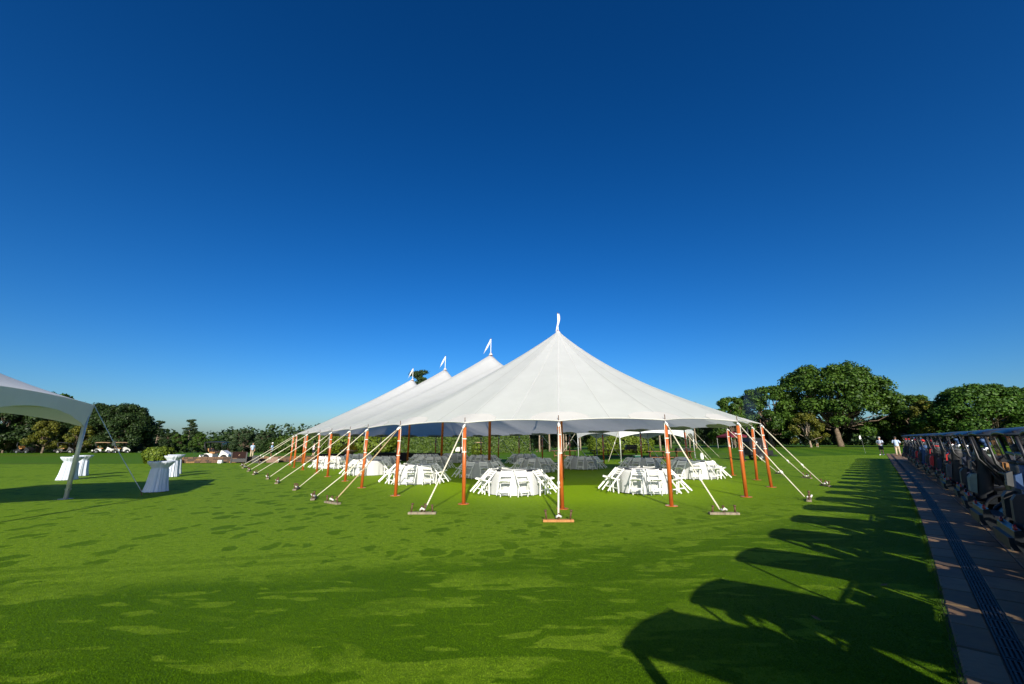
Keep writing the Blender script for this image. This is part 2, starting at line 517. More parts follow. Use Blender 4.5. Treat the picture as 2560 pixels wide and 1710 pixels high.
    h = Math(nt, 'ADD', Math(nt, 'MULTIPLY', fine, 1.0), Math(nt, 'MULTIPLY', mid, 1.6))
    bp = N(nt, 'ShaderNodeBump', None, Strength=.8, Distance=.016, Height=h)
    nt.links.new(bp.outputs[0], b.inputs['Normal'])
    nt.links.new(b.outputs[0], out.inputs[0])
    return m


M['lawn'] = lawn_material()

# pavement frame: u runs along the row of carts, v to the right of the lawn edge
UX, UY = .690, .7238
VX, VY = .7238, -.690


def uv(u, v):
    q = max(0, u - 7)
    v = v - (.0011 * q * q if q < 16 else .2816 + .0352 * (q - 16))
    return (u * UX + v * VX, u * UY + v * VY)


def build_ground():
    def axis(lim, n, k):
        t = np.linspace(-1, 1, n)
        return np.sinh(t * k) / math.sinh(k) * lim
    xs = axis(3500, 171, 7.0)
    ys = axis(3500, 171, 7.0)
    verts = [(x, y, terrain(x, y) + .03 * mnoise.noise(Vector((x * .05, y * .05, 0))) * smooth(20, 60, y)) for y in ys for x in xs]
    n = len(xs)
    faces = [(j * n + i, j * n + i + 1, (j + 1) * n + i + 1, (j + 1) * n + i) for j in range(n - 1) for i in range(n - 1)]
    me = bpy.data.meshes.new('lawn'); me.from_pydata(verts, [], faces)
    me.polygons.foreach_set('use_smooth', [True] * len(me.polygons))
    o = link('lawn', me, M['lawn']); o['kind'] = 'structure'
    # a separate finer sheet is not needed: the paved strip lies on top of it


build_ground()


# ---------------------------------------------------------------- pavement with slabs and slot drain
def slabmat():
    m, nt, out = newmat('sandstone slab')
    tc = N(nt, 'ShaderNodeTexCoord'); oi = N(nt, 'ShaderNodeObjectInfo')
    g = N(nt, 'ShaderNodeNewGeometry')
    no = N(nt, 'ShaderNodeTexNoise', None, Vector=g.outputs['Position'], Scale=5.0, Detail=6.0, Roughness=.65)
    st = N(nt, 'ShaderNodeTexNoise', None, Vector=g.outputs['Position'], Scale=.9, Detail=3.0)
    rnd = Math(nt, 'ADD', oi.outputs['Random'], Math(nt, 'MULTIPLY', g.outputs['Random Per Island'], .6))
    c = Mix(nt, Ramp(nt, rnd, .1, 1.3), (.170, .100, .044), (.250, .155, .080))
    c = Mix(nt, Math(nt, 'MULTIPLY', Ramp(nt, no.outputs[0], .4, .7), .5), c, (.12, .066, .04))
    c = Mix(nt, Math(nt, 'MULTIPLY', Ramp(nt, st.outputs[0], .5, .7), .5), c, (.10, .06, .04))
    b = N(nt, 'ShaderNodeBsdfPrincipled', None, Base_Color=c, Roughness=.7)
    n2 = N(nt, 'ShaderNodeTexNoise', None, Vector=g.outputs['Position'], Scale=22.0, Detail=5.0)
    bp = N(nt, 'ShaderNodeBump', None, Strength=.5, Distance=.006, Height=n2.outputs[0])
    nt.links.new(bp.outputs[0], b.inputs['Normal'])
    nt.links.new(b.outputs[0], out.inputs[0])
    return m


M['slab'] = slabmat()
M['joint'] = plain('joint sand', (.045, .034, .026), rough=.95, var=.3, scale=20)
M['grate'] = plain('dark iron grate', (.020, .022, .026), rough=.5, metal=.5, var=.3, scale=20)
PAVE_Z = .012


def pz(u, v):
    x, y = uv(u, v)
    return terrain(x, y) + PAVE_Z


def build_pavement():
    rng = random.Random(5)
    b = MB()
    us = np.concatenate([np.arange(-8, 20, 1.0), np.arange(20, 62, 2.0)])
    vs = [0.0, .27, .45, 2.5, 5, 8, 12]
    grid = [[(*uv(u, v + (.012 * mnoise.noise(Vector((u * 2.1, 0, 0))) if v == 0 else 0)), pz(u, v) - .006) for v in vs] for u in us]
    n = len(vs)
    b.add([p for r_ in grid for p in r_], [(i * n + j, i * n + j + 1, (i + 1) * n + j + 1, (i + 1) * n + j) for i in range(len(us) - 1) for j in range(n - 1)])
    pave = b.build('pavement', M['joint'], smooth_=True); pave['kind'] = 'structure'
    cols = [(.03, .285)] + [(.445 + k * .46, .445 + k * .46 + .446) for k in range(13)]
    slabs = []
    for ci, (v0, v1) in enumerate(cols):
        u = -6 + rng.random() * .6
        while u < 60:
            L = rng.choice((.46, .62, .78)) if ci else .62
            slabs.append((u, min(u + L, 60) - .018, v0, v1)); u += L

    def slab_geo(bb, u0, u1, v0, v1):
        dz = rng.uniform(-.002, .003)
        e = .012
        vs_ = []
        for (uu, vv, z) in ((u0, v0, -.01), (u1, v0, -.01), (u1, v1, -.01), (u0, v1, -.01),
                            (u0 + e, v0 + e, 0), (u1 - e, v0 + e, 0), (u1 - e, v1 - e, 0), (u0 + e, v1 - e, 0)):
            x, y = uv(uu, vv); vs_.append((x, y, pz(uu, vv) + z + dz + .004))
        bb.add(vs_, [(4, 5, 6, 7), (0, 1, 5, 4), (1, 2, 6, 5), (2, 3, 7, 6), (3, 0, 4, 7)])
    vis = [s for s in slabs if s[0] > 3.0 and s[2] < 2.6]
    vis.sort(key=lambda s: s[0])
    keep = set(map(tuple, vis[:290]))
    rest = MB()
    for s_ in slabs:
        if s_ in keep:
            bb = MB(); slab_geo(bb, *s_)
            x, y = uv(s_[0], s_[2]); o = (x, y, pz(s_[0], s_[2]))
            ob = bb.build('paving_slab', M['slab'], pave, off=o); ob.location = o
        else:
            slab_geo(rest, *s_)
    ob = rest.build('paving_slabs_beyond', M['slab'], pave); ob['kind'] = 'stuff'
    # slot drain: grates of iron bars
    root = thing('trench_drain', 'dark iron slot drain running along the paving beside the lawn edge', 'drain', (*uv(4, .4), 0))
    off = root.location
    ch = MB()
    u = -2.0
    while u < 55:
        for (va, vb) in ((.292, .302), (.428, .438)):
            a0 = (*uv(u, va), pz(u, va) + .004); a1 = (*uv(u, vb), pz(u, vb) + .004)
            b0 = (*uv(u + 1, va), pz(u + 1, va) + .004); b1 = (*uv(u + 1, vb), pz(u + 1, vb) + .004)
            ch.add([a0, a1, b1, b0], [(0, 1, 2, 3)])
        u += 1.0
    ch.build('drain_frame', M['grate'], root, off=off)
    u = -2.0
    while u < 55:
        g = MB()
        for k in range(4):
            v = .320 + k * .030
            a = Vector((*uv(u + .012, v), pz(u, v) + .001)); c = Vector((*uv(u + .488, v), pz(u + .5, v) + .001))
            g.bar(a, c, .015, .014)
        for uu in (u + .02, u + .25, u + .48):
            a = Vector((*uv(uu, .303), pz(uu, .3) - .001)); c = Vector((*uv(uu, .427), pz(uu, .43) - .001))
            g.bar(a, c, .022, .012)
        g.build('grate', M['grate'], root, off=off)
        u += .5 if u < 30 else 1.0
    return pave


build_pavement()


def blade_field(name, pts, hmin, hmax, w, mat, seed, label=None):
    """short grass blades as one uncounted mass"""
    rng = np.random.default_rng(seed)
    n = len(pts)
    pts = np.array(pts)
    a = rng.uniform(0, 2 * math.pi, n); h = rng.uniform(hmin, hmax, n)
    lean = rng.normal(0, .5, (n, 2)) * h[:, None]
    dx = np.cos(a) * w * .5; dy = np.sin(a) * w * .5
    v = np.zeros((n, 3, 3))
    v[:, 0] = pts + np.stack([dx, dy, np.zeros(n)], 1)
    v[:, 1] = pts - np.stack([dx, dy, np.zeros(n)], 1)
    v[:, 2] = pts + np.stack([lean[:, 0], lean[:, 1], h], 1)
    me = bpy.data.meshes.new(name)
    me.vertices.add(n * 3); me.vertices.foreach_set('co', v.reshape(-1))
    me.loops.add(n * 3); me.loops.foreach_set('vertex_index', np.arange(n * 3, dtype=np.int32))
    me.polygons.add(n); me.polygons.foreach_set('loop_start', np.arange(0, n * 3, 3, dtype=np.int32))
    me.update(calc_edges=True)
    o = link(name, me, mat); o['kind'] = 'stuff'
    return o


M['blade'] = leafmat('grass blades', (.045, .11, .006), (.10, .19, .012), .3)


def edge_grass():
    rng = random.Random(8)
    pts = []
    u = 2.0
    while u < 34:
        for _ in range(int(34 - u * .6) + 6):
            uu = u + rng.random() * .1
            v = -abs(rng.gauss(0, .03)) + .028 + .02 * mnoise.noise(Vector((uu * 1.7, 3, 0)))
            x, y = uv(uu, v); pts.append((x, y, terrain(x, y)))
        u += .1
    o = blade_field('lawn_edge_grass', pts, .018, .045, .006, M['blade'], 3)
    tag(o, 'ragged fringe of short grass along the edge of the paving', 'grass')


edge_grass()


def near_grass():
    """short blades of turf where the photograph shows single blades: the strip nearest the camera"""
    rng = np.random.default_rng(17)
    n = 420000
    y = 3.2 + (rng.uniform(0, 1, n) ** 2.0) * 12.0
    keep = rng.uniform(0, 1, n) < np.clip((15.2 - y) / 7.0, 0, 1)
    y = y[keep]; n = len(y)
    x = rng.uniform(-1.32, 1.30, n) * (y + .4)
    v = x * VX + y * VY
    q = np.clip(x * UX + y * UY - 7, 0, None)
    k = v + .0011 * q * q < .0
    x = x[k]; y = y[k]
    z = np.where(x > 0, .016 * x * x / (np.abs(x) + 2.5), 0.0)
    o = blade_field('turf_blades', np.stack([x, y, z], 1), .004, .010, .006, M['lawn'], 9)
    tag(o, 'short mown turf blades of the lawn nearest the camera', 'grass')


near_grass()
# ---------------------------------------------------------------- the big pole tent
AX = Vector((-.582, .813))                # along the tent
NX = Vector((.813, .582))                 # across it
N0 = 14.0
S_PEAK = [15.3, 22.0, 28.8, 35.6]
POLE_H = 2.35
Z_PEAK, Z_SADDLE = 7.55, 6.1


def sn(s, n):
    p = NX * n + AX * s
    return (p.x, p.y)


PEAKS = [sn(s, N0) for s in S_PEAK]
FRONT = [(11.29, 21.37), (11.03, 18.71), (9.77, 15.95), (7.43, 13.38), (4.48, 11.86), (1.33, 11.58), (-1.46, 12.57),
         (-3.98, 14.49), (-5.99, 16.93), (-7.85, 19.77), (-9.84, 22.27), (-11.61, 24.68), (-13.86, 27.72), (-15.97, 30.36),
         (-17.89, 33.56), (-18.63, 36.82)]
cx4, cy4 = PEAKS[3]
BACK = [(cx4 + 9.0 * math.cos(R(a)), cy4 + 9.0 * math.sin(R(a))) for a in (161, 142, 123, 104, 85, 66, 48)]
RIGHT = [sn(s, 22.85) for s in (34.2, 30.8, 27.4, 24.0, 20.5, 17.2, 14.0)]
POLES = FRONT + BACK + RIGHT
NP_ = len(POLES)
STAKES = {4: (5.12, 10.52), 5: (1.07, 9.89), 6: (-2.23, 10.92), 3: (8.63, 12.51), 2: (11.74, 15.92), 1: (13.34, 19.09),
          7: (-6.27, 13.65), 8: (-8.22, 16.31), 9: (-10.37, 18.8), 10: (-12.15, 21.05), 11: (-14.56, 23.92), 12: (-16.61, 26.56),
          13: (-19.03, 29.88), 14: (-21.0, 32.6), 15: (-22.0, 36.6)}


def foot(p):
    """nearest point on the tent's axis"""
    s = AX.x * p[0] + AX.y * p[1]
    s = max(S_PEAK[0], min(S_PEAK[-1], s))
    return Vector(sn(s, N0)), s


def ridge(s):
    x = min(abs(s - q) for q in S_PEAK) / 3.37
    return max(0.0, 1 - x)


def canopy_z(e, s, ze, w=.5):
    """e: 0 on the axis, 1 at the eave; w: 0 on the left side of the tent, 1 on the right"""
    a = .92 - .34 * w
    g = a * (1 - e) + (1 - a) * (1 - e) ** 3
    return ze + (Z_SADDLE - ze) * g + (Z_PEAK - Z_SADDLE) * g * (ridge(s) ** 1.9)


def side(f, q):
    d = (Vector((q[0], q[1])) - f).normalized()
    return .5 + .5 * d.dot(NX)


def build_tent():
    root = thing('pole_tent', 'large white sailcloth pole tent with four flagged peaks and varnished wood poles', 'tent', (*PEAKS[0], terrain(*PEAKS[0])))
    off = root.location.copy()
    tops = []
    for p in POLES:
        tops.append(Vector((p[0], p[1], terrain(*p) + POLE_H)))
    # perimeter samples with inward scallops
    SUB = 10
    per = []
    for k in range(NP_):
        a, b = tops[k], tops[(k + 1) % NP_]
        span = (b - a).length
        for i in range(SUB):
            t = i / SUB
            p = a.lerp(b, t)
            f, s = foot(p)
            inw = (Vector((f.x, f.y, 0)) - Vector((p.x, p.y, 0))).normalized()
            sag = .085 * span * 4 * t * (1 - t)
            p = p + inw * sag
            p.z += .30 * sag
            per.append(p)
    nper = len(per)
    ES = [1 - i / 30 for i in range(30)] + [.016]
    mb = MB()
    vs = []
    for j, q in enumerate(per):
        f, s = foot(q)
        for e in ES:
            p = f + (Vector((q.x, q.y)) - f) * e
            # membrane sags very slightly between the seams
            vs.append((p.x, p.y, canopy_z(e, s, q.z, side(f, q))))
    ne = len(ES)
    fs = []
    for j in range(nper):
        j2 = (j + 1) % nper
        for i in range(ne - 1):
            fs.append((j * ne + i, j2 * ne + i, j2 * ne + i + 1, j * ne + i + 1))
    mb.add(vs, fs)
    # close the ridge strip: join both sides of the axis
    left = []; right = []
    for j, q in enumerate(per):
        f, s = foot(q)
        if S_PEAK[0] < s < S_PEAK[-1]:
            lat = NX.dot(Vector((q.x, q.y))) - N0
            (right if lat > 0 else left).append((s, j * ne + ne - 1))
    left.sort(); right.sort()
    i = k = 0
    while i < len(left) - 1 or k < len(right) - 1:
        if k == len(right) - 1 or (i < len(left) - 1 and left[i + 1][0] < right[k + 1][0]):
            mb.f.append((left[i][1], left[i + 1][1], right[k][1])); mb.m.append(0); i += 1
        else:
            mb.f.append((left[i][1], right[k + 1][1], right[k][1])); mb.m.append(0); k += 1
    can = mb.build('canopy', M['canvas'], root, smooth_=True, off=off)
    # seams: welted strips running from the ridge to the eave
    for j, q in enumerate(per):
        if j % 5: continue
        f, s = foot(q)
        sm_ = MB()
        dirv = (Vector((q.x, q.y)) - f)
        sv = Vector((-dirv.y, dirv.x)).normalized() * .011
        pts = []
        for e in ES[::2] + [.03]:
            p = f + dirv * e
            z = canopy_z(e, s, q.z, side(f, q)) + .012
            pts.append(((p.x + sv.x, p.y + sv.y, z), (p.x - sv.x, p.y - sv.y, z)))
        v_ = [x for pr in pts for x in pr]
        sm_.add(v_, [(2 * i, 2 * i + 1, 2 * i + 3, 2 * i + 2) for i in range(len(pts) - 1)])
        sm_.build('seam', M['seam'], can, off=off)
    # hem along the eave
    hem = MB()
    hem.tube(per + [per[0]], .018, 5, cap=False)
    hem.build('hem', M['patch'], can, off=off)
    # reinforcement patches at the poles
    for k in range(NP_):
        pm = MB()
        ring = []
        for di in range(-3, 4):
            j = (k * SUB + di) % nper
            q = per[j]
            f, s = foot(q)
            depth = .065 * math.sqrt(max(0, 1 - (di / 3.2) ** 2))
            row = []
            for t in (0, .5, 1):
                e = 1 - depth * t + .001
                p = f + (Vector((q.x, q.y)) - f) * e
                row.append((p.x, p.y, canopy_z(min(e, 1), s, q.z, side(f, q)) + .010))
            ring.append(row)
        pm.add([p for r_ in ring for p in r_], [(i * 3 + t, (i + 1) * 3 + t, (i + 1) * 3 + t + 1, i * 3 + t + 1) for i in range(6) for t in range(2)])
        pm.build('reinforcement_patch', M['patch'], can, smooth_=True, off=off)
    # perimeter poles
    rng = random.Random(3)
    for k, p in enumerate(POLES):
        base = Vector((p[0], p[1], terrain(*p)))
        top = tops[k]
        f, s = foot(p)
        outv = (Vector(p) - f).normalized()
        lean = Vector((outv.x, outv.y, 0)) * rng.uniform(-.05, .05) + Vector((rng.uniform(-.05, .05), rng.uniform(-.03, .03), 0))
        b0 = base + lean
        b = MB()
        b.tube([b0 + Vector((0, 0, .012)), b0.lerp(top, .5), top - Vector((0, 0, .13))], [.056, .060, .053], 12)
        pole = b.build('perimeter_pole', M['polewood'], root, smooth_=True, off=off)
        b = MB(); b.lathe([(.0, 0), (.17, 0), (.17, .012), (.0, .012)], 14, (b0.x, b0.y, base.z + .001))
        b.build('base_plate', M['polewood'], pole, off=off)
        b = MB(); b.tube([top - Vector((0, 0, .14)), top - Vector((0, 0, .02))], [.055, .048], 10)
        b.build('pole_cap', M['steel'], pole, smooth_=True, off=off)
        b = MB(); b.tube([top - Vector((0, 0, .03)), top + Vector((0, 0, .16))], .012, 6)
        b.build('spike', M['rust'], pole, off=off)
        for t in (.60 + rng.uniform(-.05, .05), .80 + rng.uniform(-.05, .05)):
            c = b0.lerp(top, t)
            b = MB(); b.tube([c - Vector((0, 0, .014)), c + Vector((0, 0, .014))], .066, 12)
            b.build('rope_lashing', M['rope'], pole, off=off)
        # loose jump rope down the pole
        jr = Vector((.042, -.052, 0)) if k % 2 else Vector((-.052, -.046, 0))
        b = MB(); b.tube([top - Vector((0, 0, .1)) + jr * .9, b0.lerp(top, .8) + jr * 1.15, b0.lerp(top, .62) + jr], .009, 5)
        b.build('jump_rope', M['rope'], pole, off=off)
    # centre poles with flags
    for k, (x, y) in enumerate(PEAKS):
        z0 = terrain(x, y)
        b = MB(); b.tube([(x, y, z0), (x, y, 4), (x, y, Z_PEAK + .02)], [.085, .09, .075], 12)
        cp = b.build('centre_pole', M['polewood'], root, smooth_=True, off=off)
        b = MB(); b.tube([(x, y, Z_PEAK - .02), (x, y, Z_PEAK + 1.0)], .022, 6)
        b.build('flag_staff', M['white'], cp, off=off)
        b = MB(); b.tube([(x, y, Z_PEAK + 1.0), (x, y, Z_PEAK + 1.05)], .03, 6)
        b.build('finial', M['rust'], cp, off=off)
        b = MB(); b.lathe([(.15, -.13), (.09, -.03), (.035, .05)], 14, (x, y, Z_PEAK))
        b.build('peak_cap', M['seam'], can, smooth_=True, off=off)
        # limp pennant hanging down beside the staff
        b = MB(); rows = []
        for i in range(9):
            t = i / 8
            if k == 0:
                cxo = .05 - .10 * t + .05 * math.sin(t * 5); w = .11 * (1 - t * .75) * (.4 + .6 * math.sin(min(1, t * 3 + .15) * 1.57))
                rows.append(((x + cxo - w, y + .04 * math.sin(t * 7), Z_PEAK + .98 - 1.05 * t), (x + cxo + w * .55, y - .05, Z_PEAK + .98 - 1.05 * t)))
            else:
                cxo = -.05 - .44 * t ** 1.25; w = .02 + .07 * math.sin(math.pi * min(1, t * 1.05 + .05)) ** .8
                rows.append(((x + cxo - w * .6, y + .07 * math.sin(t * 6 + k), Z_PEAK + .97 - 1.02 * t), (x + min(cxo + w, -.012 if t < .3 else 9), y + .05 * math.cos(t * 5), Z_PEAK + 1.0 - 1.02 * t)))
        b.add([p for r_ in rows for p in r_], [(2 * i, 2 * i + 1, 2 * i + 3, 2 * i + 2) for i in range(8)])
        b.build('pennant', M['seam'], cp, smooth_=True, off=off)
    # guy straps and stakes
    spec = []
    for k, p in enumerate(POLES):
        f, s = foot(p)
        o = (Vector(p) - f).normalized()
        st = STAKES.get(k, (p[0] + o.x * 2.4, p[1] + o.y * 2.4))
        spec.append((k, st, 'webbing'))
    spec.append((7, (-5.27, 12.7), 'webbing_tan'))
    names = {5: 'orange plank with iron stakes at the foot of the front centre strap', 6: 'grey plank with iron stakes at the foot of the strap left of the front pole',
             4: 'weathered plank with iron stakes right of the front centre strap', 3: 'weathered plank with iron stakes at the foot of the right front strap'}
    order_left = ['second', 'third', 'fourth', 'fifth', 'sixth', 'seventh', 'eighth', 'ninth', 'tenth']
    for idx, (k, st, mat) in enumerate(spec):
        top = tops[k]
        g = Vector((st[0], st[1], terrain(*st) + .10))
        a = top - Vector((0, 0, .05))
        d = (g - a).normalized()
        a = a + d * .10
        mid1 = a.lerp(g, .04); mid2 = a.lerp(g, .66); sagv = Vector((0, 0, -.03))
        b = MB()
        b.tube([a, mid1], .008, 5)
        b.tube([mid1, a.lerp(g, .35) + sagv, mid2 + sagv, g], .017, 6, sx=1.35, ref=(0, 0, 1))
        strap = b.build('guy_strap', M[mat], root, smooth_=True, off=off)
        b = MB()
        kn = mid2 + sagv if k not in (7,) else a.lerp(g, .55)
        b.tube([kn - d * .06, kn - d * .02, kn + d * .03, kn + d * .08], [.014, .034, .04, .014], 7)
        b.tube([kn + d * .02, kn + d * .05 + Vector((.03, .0, -.09))], .012, 5)
        b.build('strap_knot', M['rope'], strap, smooth_=True, off=off)
        b = MB(); b.tube([a - d * .12, a - d * .02, a + d * .06], [.025, .04, .02], 7)
        b.build('top_lashing', M['rope'], strap, smooth_=True, off=off)
        # anchor: plank lying on the turf, stakes driven through it
        f, s = foot(POLES[k])
        o2 = Vector((d.x, d.y)).normalized()
        ang = math.atan2(o2.y, o2.x) + math.pi / 2
        if k in (4, 5, 6): ang = rng.uniform(-.1, .14)
        if k in names and mat == 'webbing':
            lab = names[k]
        elif mat == 'webbing_tan':
            lab = 'grey plank with iron stakes holding the tan strap at the left front'
        elif 7 <= k <= 15:
            lab = 'grey plank with iron stakes, %s anchor along the left side of the tent' % order_left[k - 7] if k > 7 else 'grey plank with iron stakes, nearest white strap anchor on the left side'
        elif k in (1, 2, 0):
            lab = {2: 'small iron strap anchor nearest the cart shadows', 1: 'iron strap anchor with knotted cream strap at the right side', 0: 'dark iron strap anchor behind the right side poles'}[k]
        else:
            lab = 'small strap anchor on the far side of the tent'
        far_ = k > 15 or k in (0, 1, 2)
        rt = thing('strap_anchor', lab, 'tent anchor', (st[0] + o2.x * .10, st[1] + o2.y * .10, terrain(*st)), (0, 0, ang), 'strap anchors round the big tent')
        b = MB(); Lp = .46 if far_ else .70
        b.box((0, 0, .028), (Lp, .12, .05))
        b.build('plank', M['plank_orange'] if k == 5 else M['plank'], rt)
        for q in ((-.30, 0, .30) if k != 6 else (-.31, -.02, .07, .29)):
            q *= Lp / .78
            b = MB()
            z1 = rng.uniform(.16, .24)
            lx = rng.uniform(-.03, .03)
            b.tube([(q, 0, .05), (q + lx, -.02, z1)], .021, 7)
            b.tube([(q + lx, -.02, z1), (q + lx * 1.1, -.022, z1 + .025)], [.036, .034], 8)
            b.build('stake', M['rust'], rt, smooth_=True)
        b = MB()
        b.tube([(-.05, -.05, .10), (.0, -.08, .15), (.06, -.04, .12), (.02, .04, .09), (-.05, .02, .11)], .026, 6)
        b.build('strap_hitch', M['rope'], rt, smooth_=True)


build_tent()


# ---------------------------------------------------------------- frame tents
def frame_tent(name, label, corners, z_eave, z_low, z_peak, mat, zc=None, group=None, poles=True, guys=()):
    """peaked frame marquee over any convex ring of corners, with arched valance"""
    n = len(corners)
    cx = sum(c[0] for c in corners) / n; cy = sum(c[1] for c in corners) / n
    z0 = terrain(cx, cy)
    root = thing(name, label, 'tent', (cx, cy, z0), group=group)
    off = root.location.copy()
    SUBN = 24
    b = MB(); rows = []
    ES = [1, .92, .84, .74, .62, .5, .38, .26, .15, .06, .0]
    ring = []
    for k in range(n):
        a, c = Vector(corners[k]), Vector(corners[(k + 1) % n])
        for i in range(SUBN):
            t = i / SUBN
            p = a.lerp(c, t)
            ring.append((p, t))
    for p, t in ring:
        row = []
        up = .07 * 4 * t * (1 - t)
        for e in ES:
            q = Vector((cx, cy)).lerp(p, e)
            z = z_eave + up * e ** 3 + (z_peak - z_eave) * (.62 * (1 - e) + .38 * (1 - e) ** 2.3)
            row.append((q.x, q.y, z0 + z))
        rows.append(row)
    ne = len(ES); m = len(rows)
    b.add([p for r_ in rows for p in r_], [(j * ne + i, ((j + 1) % m) * ne + i, ((j + 1) % m) * ne + i + 1, j * ne + i + 1) for j in range(m) for i in range(ne - 1)])
    can = b.build('canopy', mat, root, smooth_=True, off=off)
    rngv = random.Random(n)
    for k in range(n):
        b = MB(); rr = []
        for i in range(SUBN + 1):
            t = i / SUBN
            p = Vector(corners[k]).lerp(Vector(corners[(k + 1) % n]), t)
            up = .07 * 4 * t * (1 - t)
            ar = abs(2 * t - 1)
            low = z_low + (z_eave + up - .36 - z_low) * (1 - ar ** 2.2)
            outv = (p - Vector((cx, cy))).normalized()
            col_ = []
            for s_ in (0, .33, .66, 1):
                z = (z_eave + up) * (1 - s_) + low * s_
                k2 = -.10 * s_ * ar ** 3 + .012 * math.sin(i * 1.9 + s_ * 4)
                col_.append((p.x + outv.x * (.004 + k2), p.y + outv.y * (.004 + k2), z0 + z))
            rr.append(col_)
        b.add([p for r_ in rr for p in r_], [(i * 4 + s_, (i + 1) * 4 + s_, (i + 1) * 4 + s_ + 1, i * 4 + s_ + 1) for i in range(SUBN) for s_ in range(3)])
        b.build('valance', mat, root, smooth_=True, off=off)
    for k in range(n):
        c = Vector(corners[k]); inn = (Vector((cx, cy)) - c).normalized()
        p = c + inn * .12
        zt = terrain(p.x, p.y)
        b = MB(); b.tube([(p.x, p.y, zt + .01), (p.x, p.y, z0 + z_eave - .06)], (.06 if n == 4 else .045), 8)
        leg = b.build('leg', M['alu'], root, smooth_=True, off=off)
        b = MB(); b.box((p.x, p.y, zt + .008), (.26, .26, .014)); b.box((p.x, p.y, zt + .30), (.11, .11, .05))
        b.build('foot_plate', M['steel'], leg, off=off)
        b = MB()
        q = Vector(corners[(k + 1) % n]); q = q + (Vector((cx, cy)) - q).normalized() * .12
        b.tube([(p.x, p.y, z0 + z_eave - .10), (q.x, q.y, z0 + z_eave - .10)], .03, 6)
        b.tube([(p.x, p.y, z0 + z_eave - .10), (cx, cy, z0 + z_eave + (z_peak - z_eave) * .35)], .025, 6)
        b.build('frame_bar', M['alu'], root, off=off)
    for (k, gx, gy) in guys:
        c = corners[k]
        gz = terrain(gx, gy)
        a = Vector((c[0], c[1], z0 + z_eave - .02)); g = Vector((gx, gy, gz + .12))
        b = MB(); b.tube([a, a.lerp(g, .5) + Vector((0, 0, -.05)), g], .012, 6, sx=1.4)
        st = b.build('guy_strap', M['webbing'] if name != 'frame_tent' or n > 4 else M['alu'], root, off=off)
        b = MB(); mpt = a.lerp(g, .42) + Vector((0, 0, -.045)); b.box(mpt, (.06, .06, .16)); b.build('ratchet', M['steel'], st, off=off)
        b = MB(); dv = (g - a).normalized(); b.tube([g + dv * .12 + Vector((0, 0, -.1)), g - Vector((dv.x, dv.y, 0)) * .10 + Vector((0, 0, .10))], .016, 6)
        b.build('stake', M['rust'], st, off=off)
    return root, can


e1 = Vector((.46, -.888)); e2 = Vector((-.888, -.46)); c0 = Vector((-14.25, 13.7))
frame_tent('frame_tent', 'white frame tent with arched valance at the left edge of the lawn',
           [tuple(c0), tuple(c0 + e2 * 6.1), tuple(c0 + e2 * 6.1 + e1 * 6.1), tuple(c0 + e1 * 6.1)], 3.0, 2.25, 4.7, M['vinyl'],
           guys=((0, -12.75, 14.55),))
hx, hy = 12.6, 41.8
frame_tent('frame_tent', 'white frame tent with arched sides standing behind the big pole tent',
           [(hx + 6 * math.cos(R(a)), hy + 6 * math.sin(R(a))) for a in (240, 300, 0, 60, 120, 180)], 2.75, 2.0, 4.6, M['vinyl'],
           guys=((1, 17.3, 36.0), (2, 20.6, 41.2), (0, 8.2, 35.3), (5, 4.6, 41.3)))


# maroon pop-up canopy far behind
def popup(x, y, s, zt, rz):
    z0 = terrain(x, y)
    root = thing('popup_canopy', 'maroon pop-up canopy far behind the right side poles', 'canopy', (x, y, z0), (0, 0, rz))
    b = MB(); h = s / 2
    b.add([(-h, -h, 2.35), (h, -h, 2.35), (h, h, 2.35), (-h, h, 2.35), (0, 0, 3.3), (-h, -h, 2.1), (h, -h, 2.1), (h, h, 2.1), (-h, h, 2.1)],
          [(0, 1, 4), (1, 2, 4), (2, 3, 4), (3, 0, 4), (0, 5, 6, 1), (1, 6, 7, 2), (2, 7, 8, 3), (3, 8, 5, 0)])
    b.build('canopy', M['maroon'], root)
    b = MB(); b.add([(-.35, -h * .62, 2.74), (.35, -h * .62, 2.74), (.22, -h * .40, 2.95), (-.22, -h * .40, 2.95)], [(0, 1, 2, 3)])
    b.build('printed_mark', M['white'], root)
    for sx in (-1, 1):
        for sy in (-1, 1):
            b = MB(); b.tube([(sx * h * .97, sy * h * .97, 0), (sx * h * .97, sy * h * .97, 2.3)], .035, 6); b.build('leg', M['steel'], root)


popup(44.5, 82.5, 4.2, 2.6, .2)
# ---------------------------------------------------------------- round tables, cloths, chairs
def pleated(name, prof, n, amp_fn, seed, mat, top_r=None):
    rng = random.Random(seed)
    ph = [rng.uniform(0, 6.28) for _ in range(4)]
    fr = [11, 17, 23, 7]

    def mod(a, z):
        k = amp_fn(z)
        return 1 + k * (.5 * math.sin(fr[0] * a + ph[0]) + .35 * math.sin(fr[1] * a + ph[1]) + .3 * math.sin(fr[2] * a + ph[2]) + .3 * math.sin(fr[3] * a + ph[3]))
    b = MB(); b.lathe(prof, n, mod=mod)
    o = len(b.v); b.v.append((0, 0, prof[0][1] + .0005))
    for k in range(n):
        b.f.append((k, (k + 1) % n, o)); b.m.append(0)
    return b.mesh(name, True)


CLOTH = [pleated('tablecloth', [(.80, .775), (.925, .772), (.937, .757), (.935, .66), (.94, .45), (.955, .2), (.97, .02)], 120,
                 lambda z: 0 if z > .74 else .028 * (1 - z / .75), s, M['cloth']) for s in (1, 2, 3)]


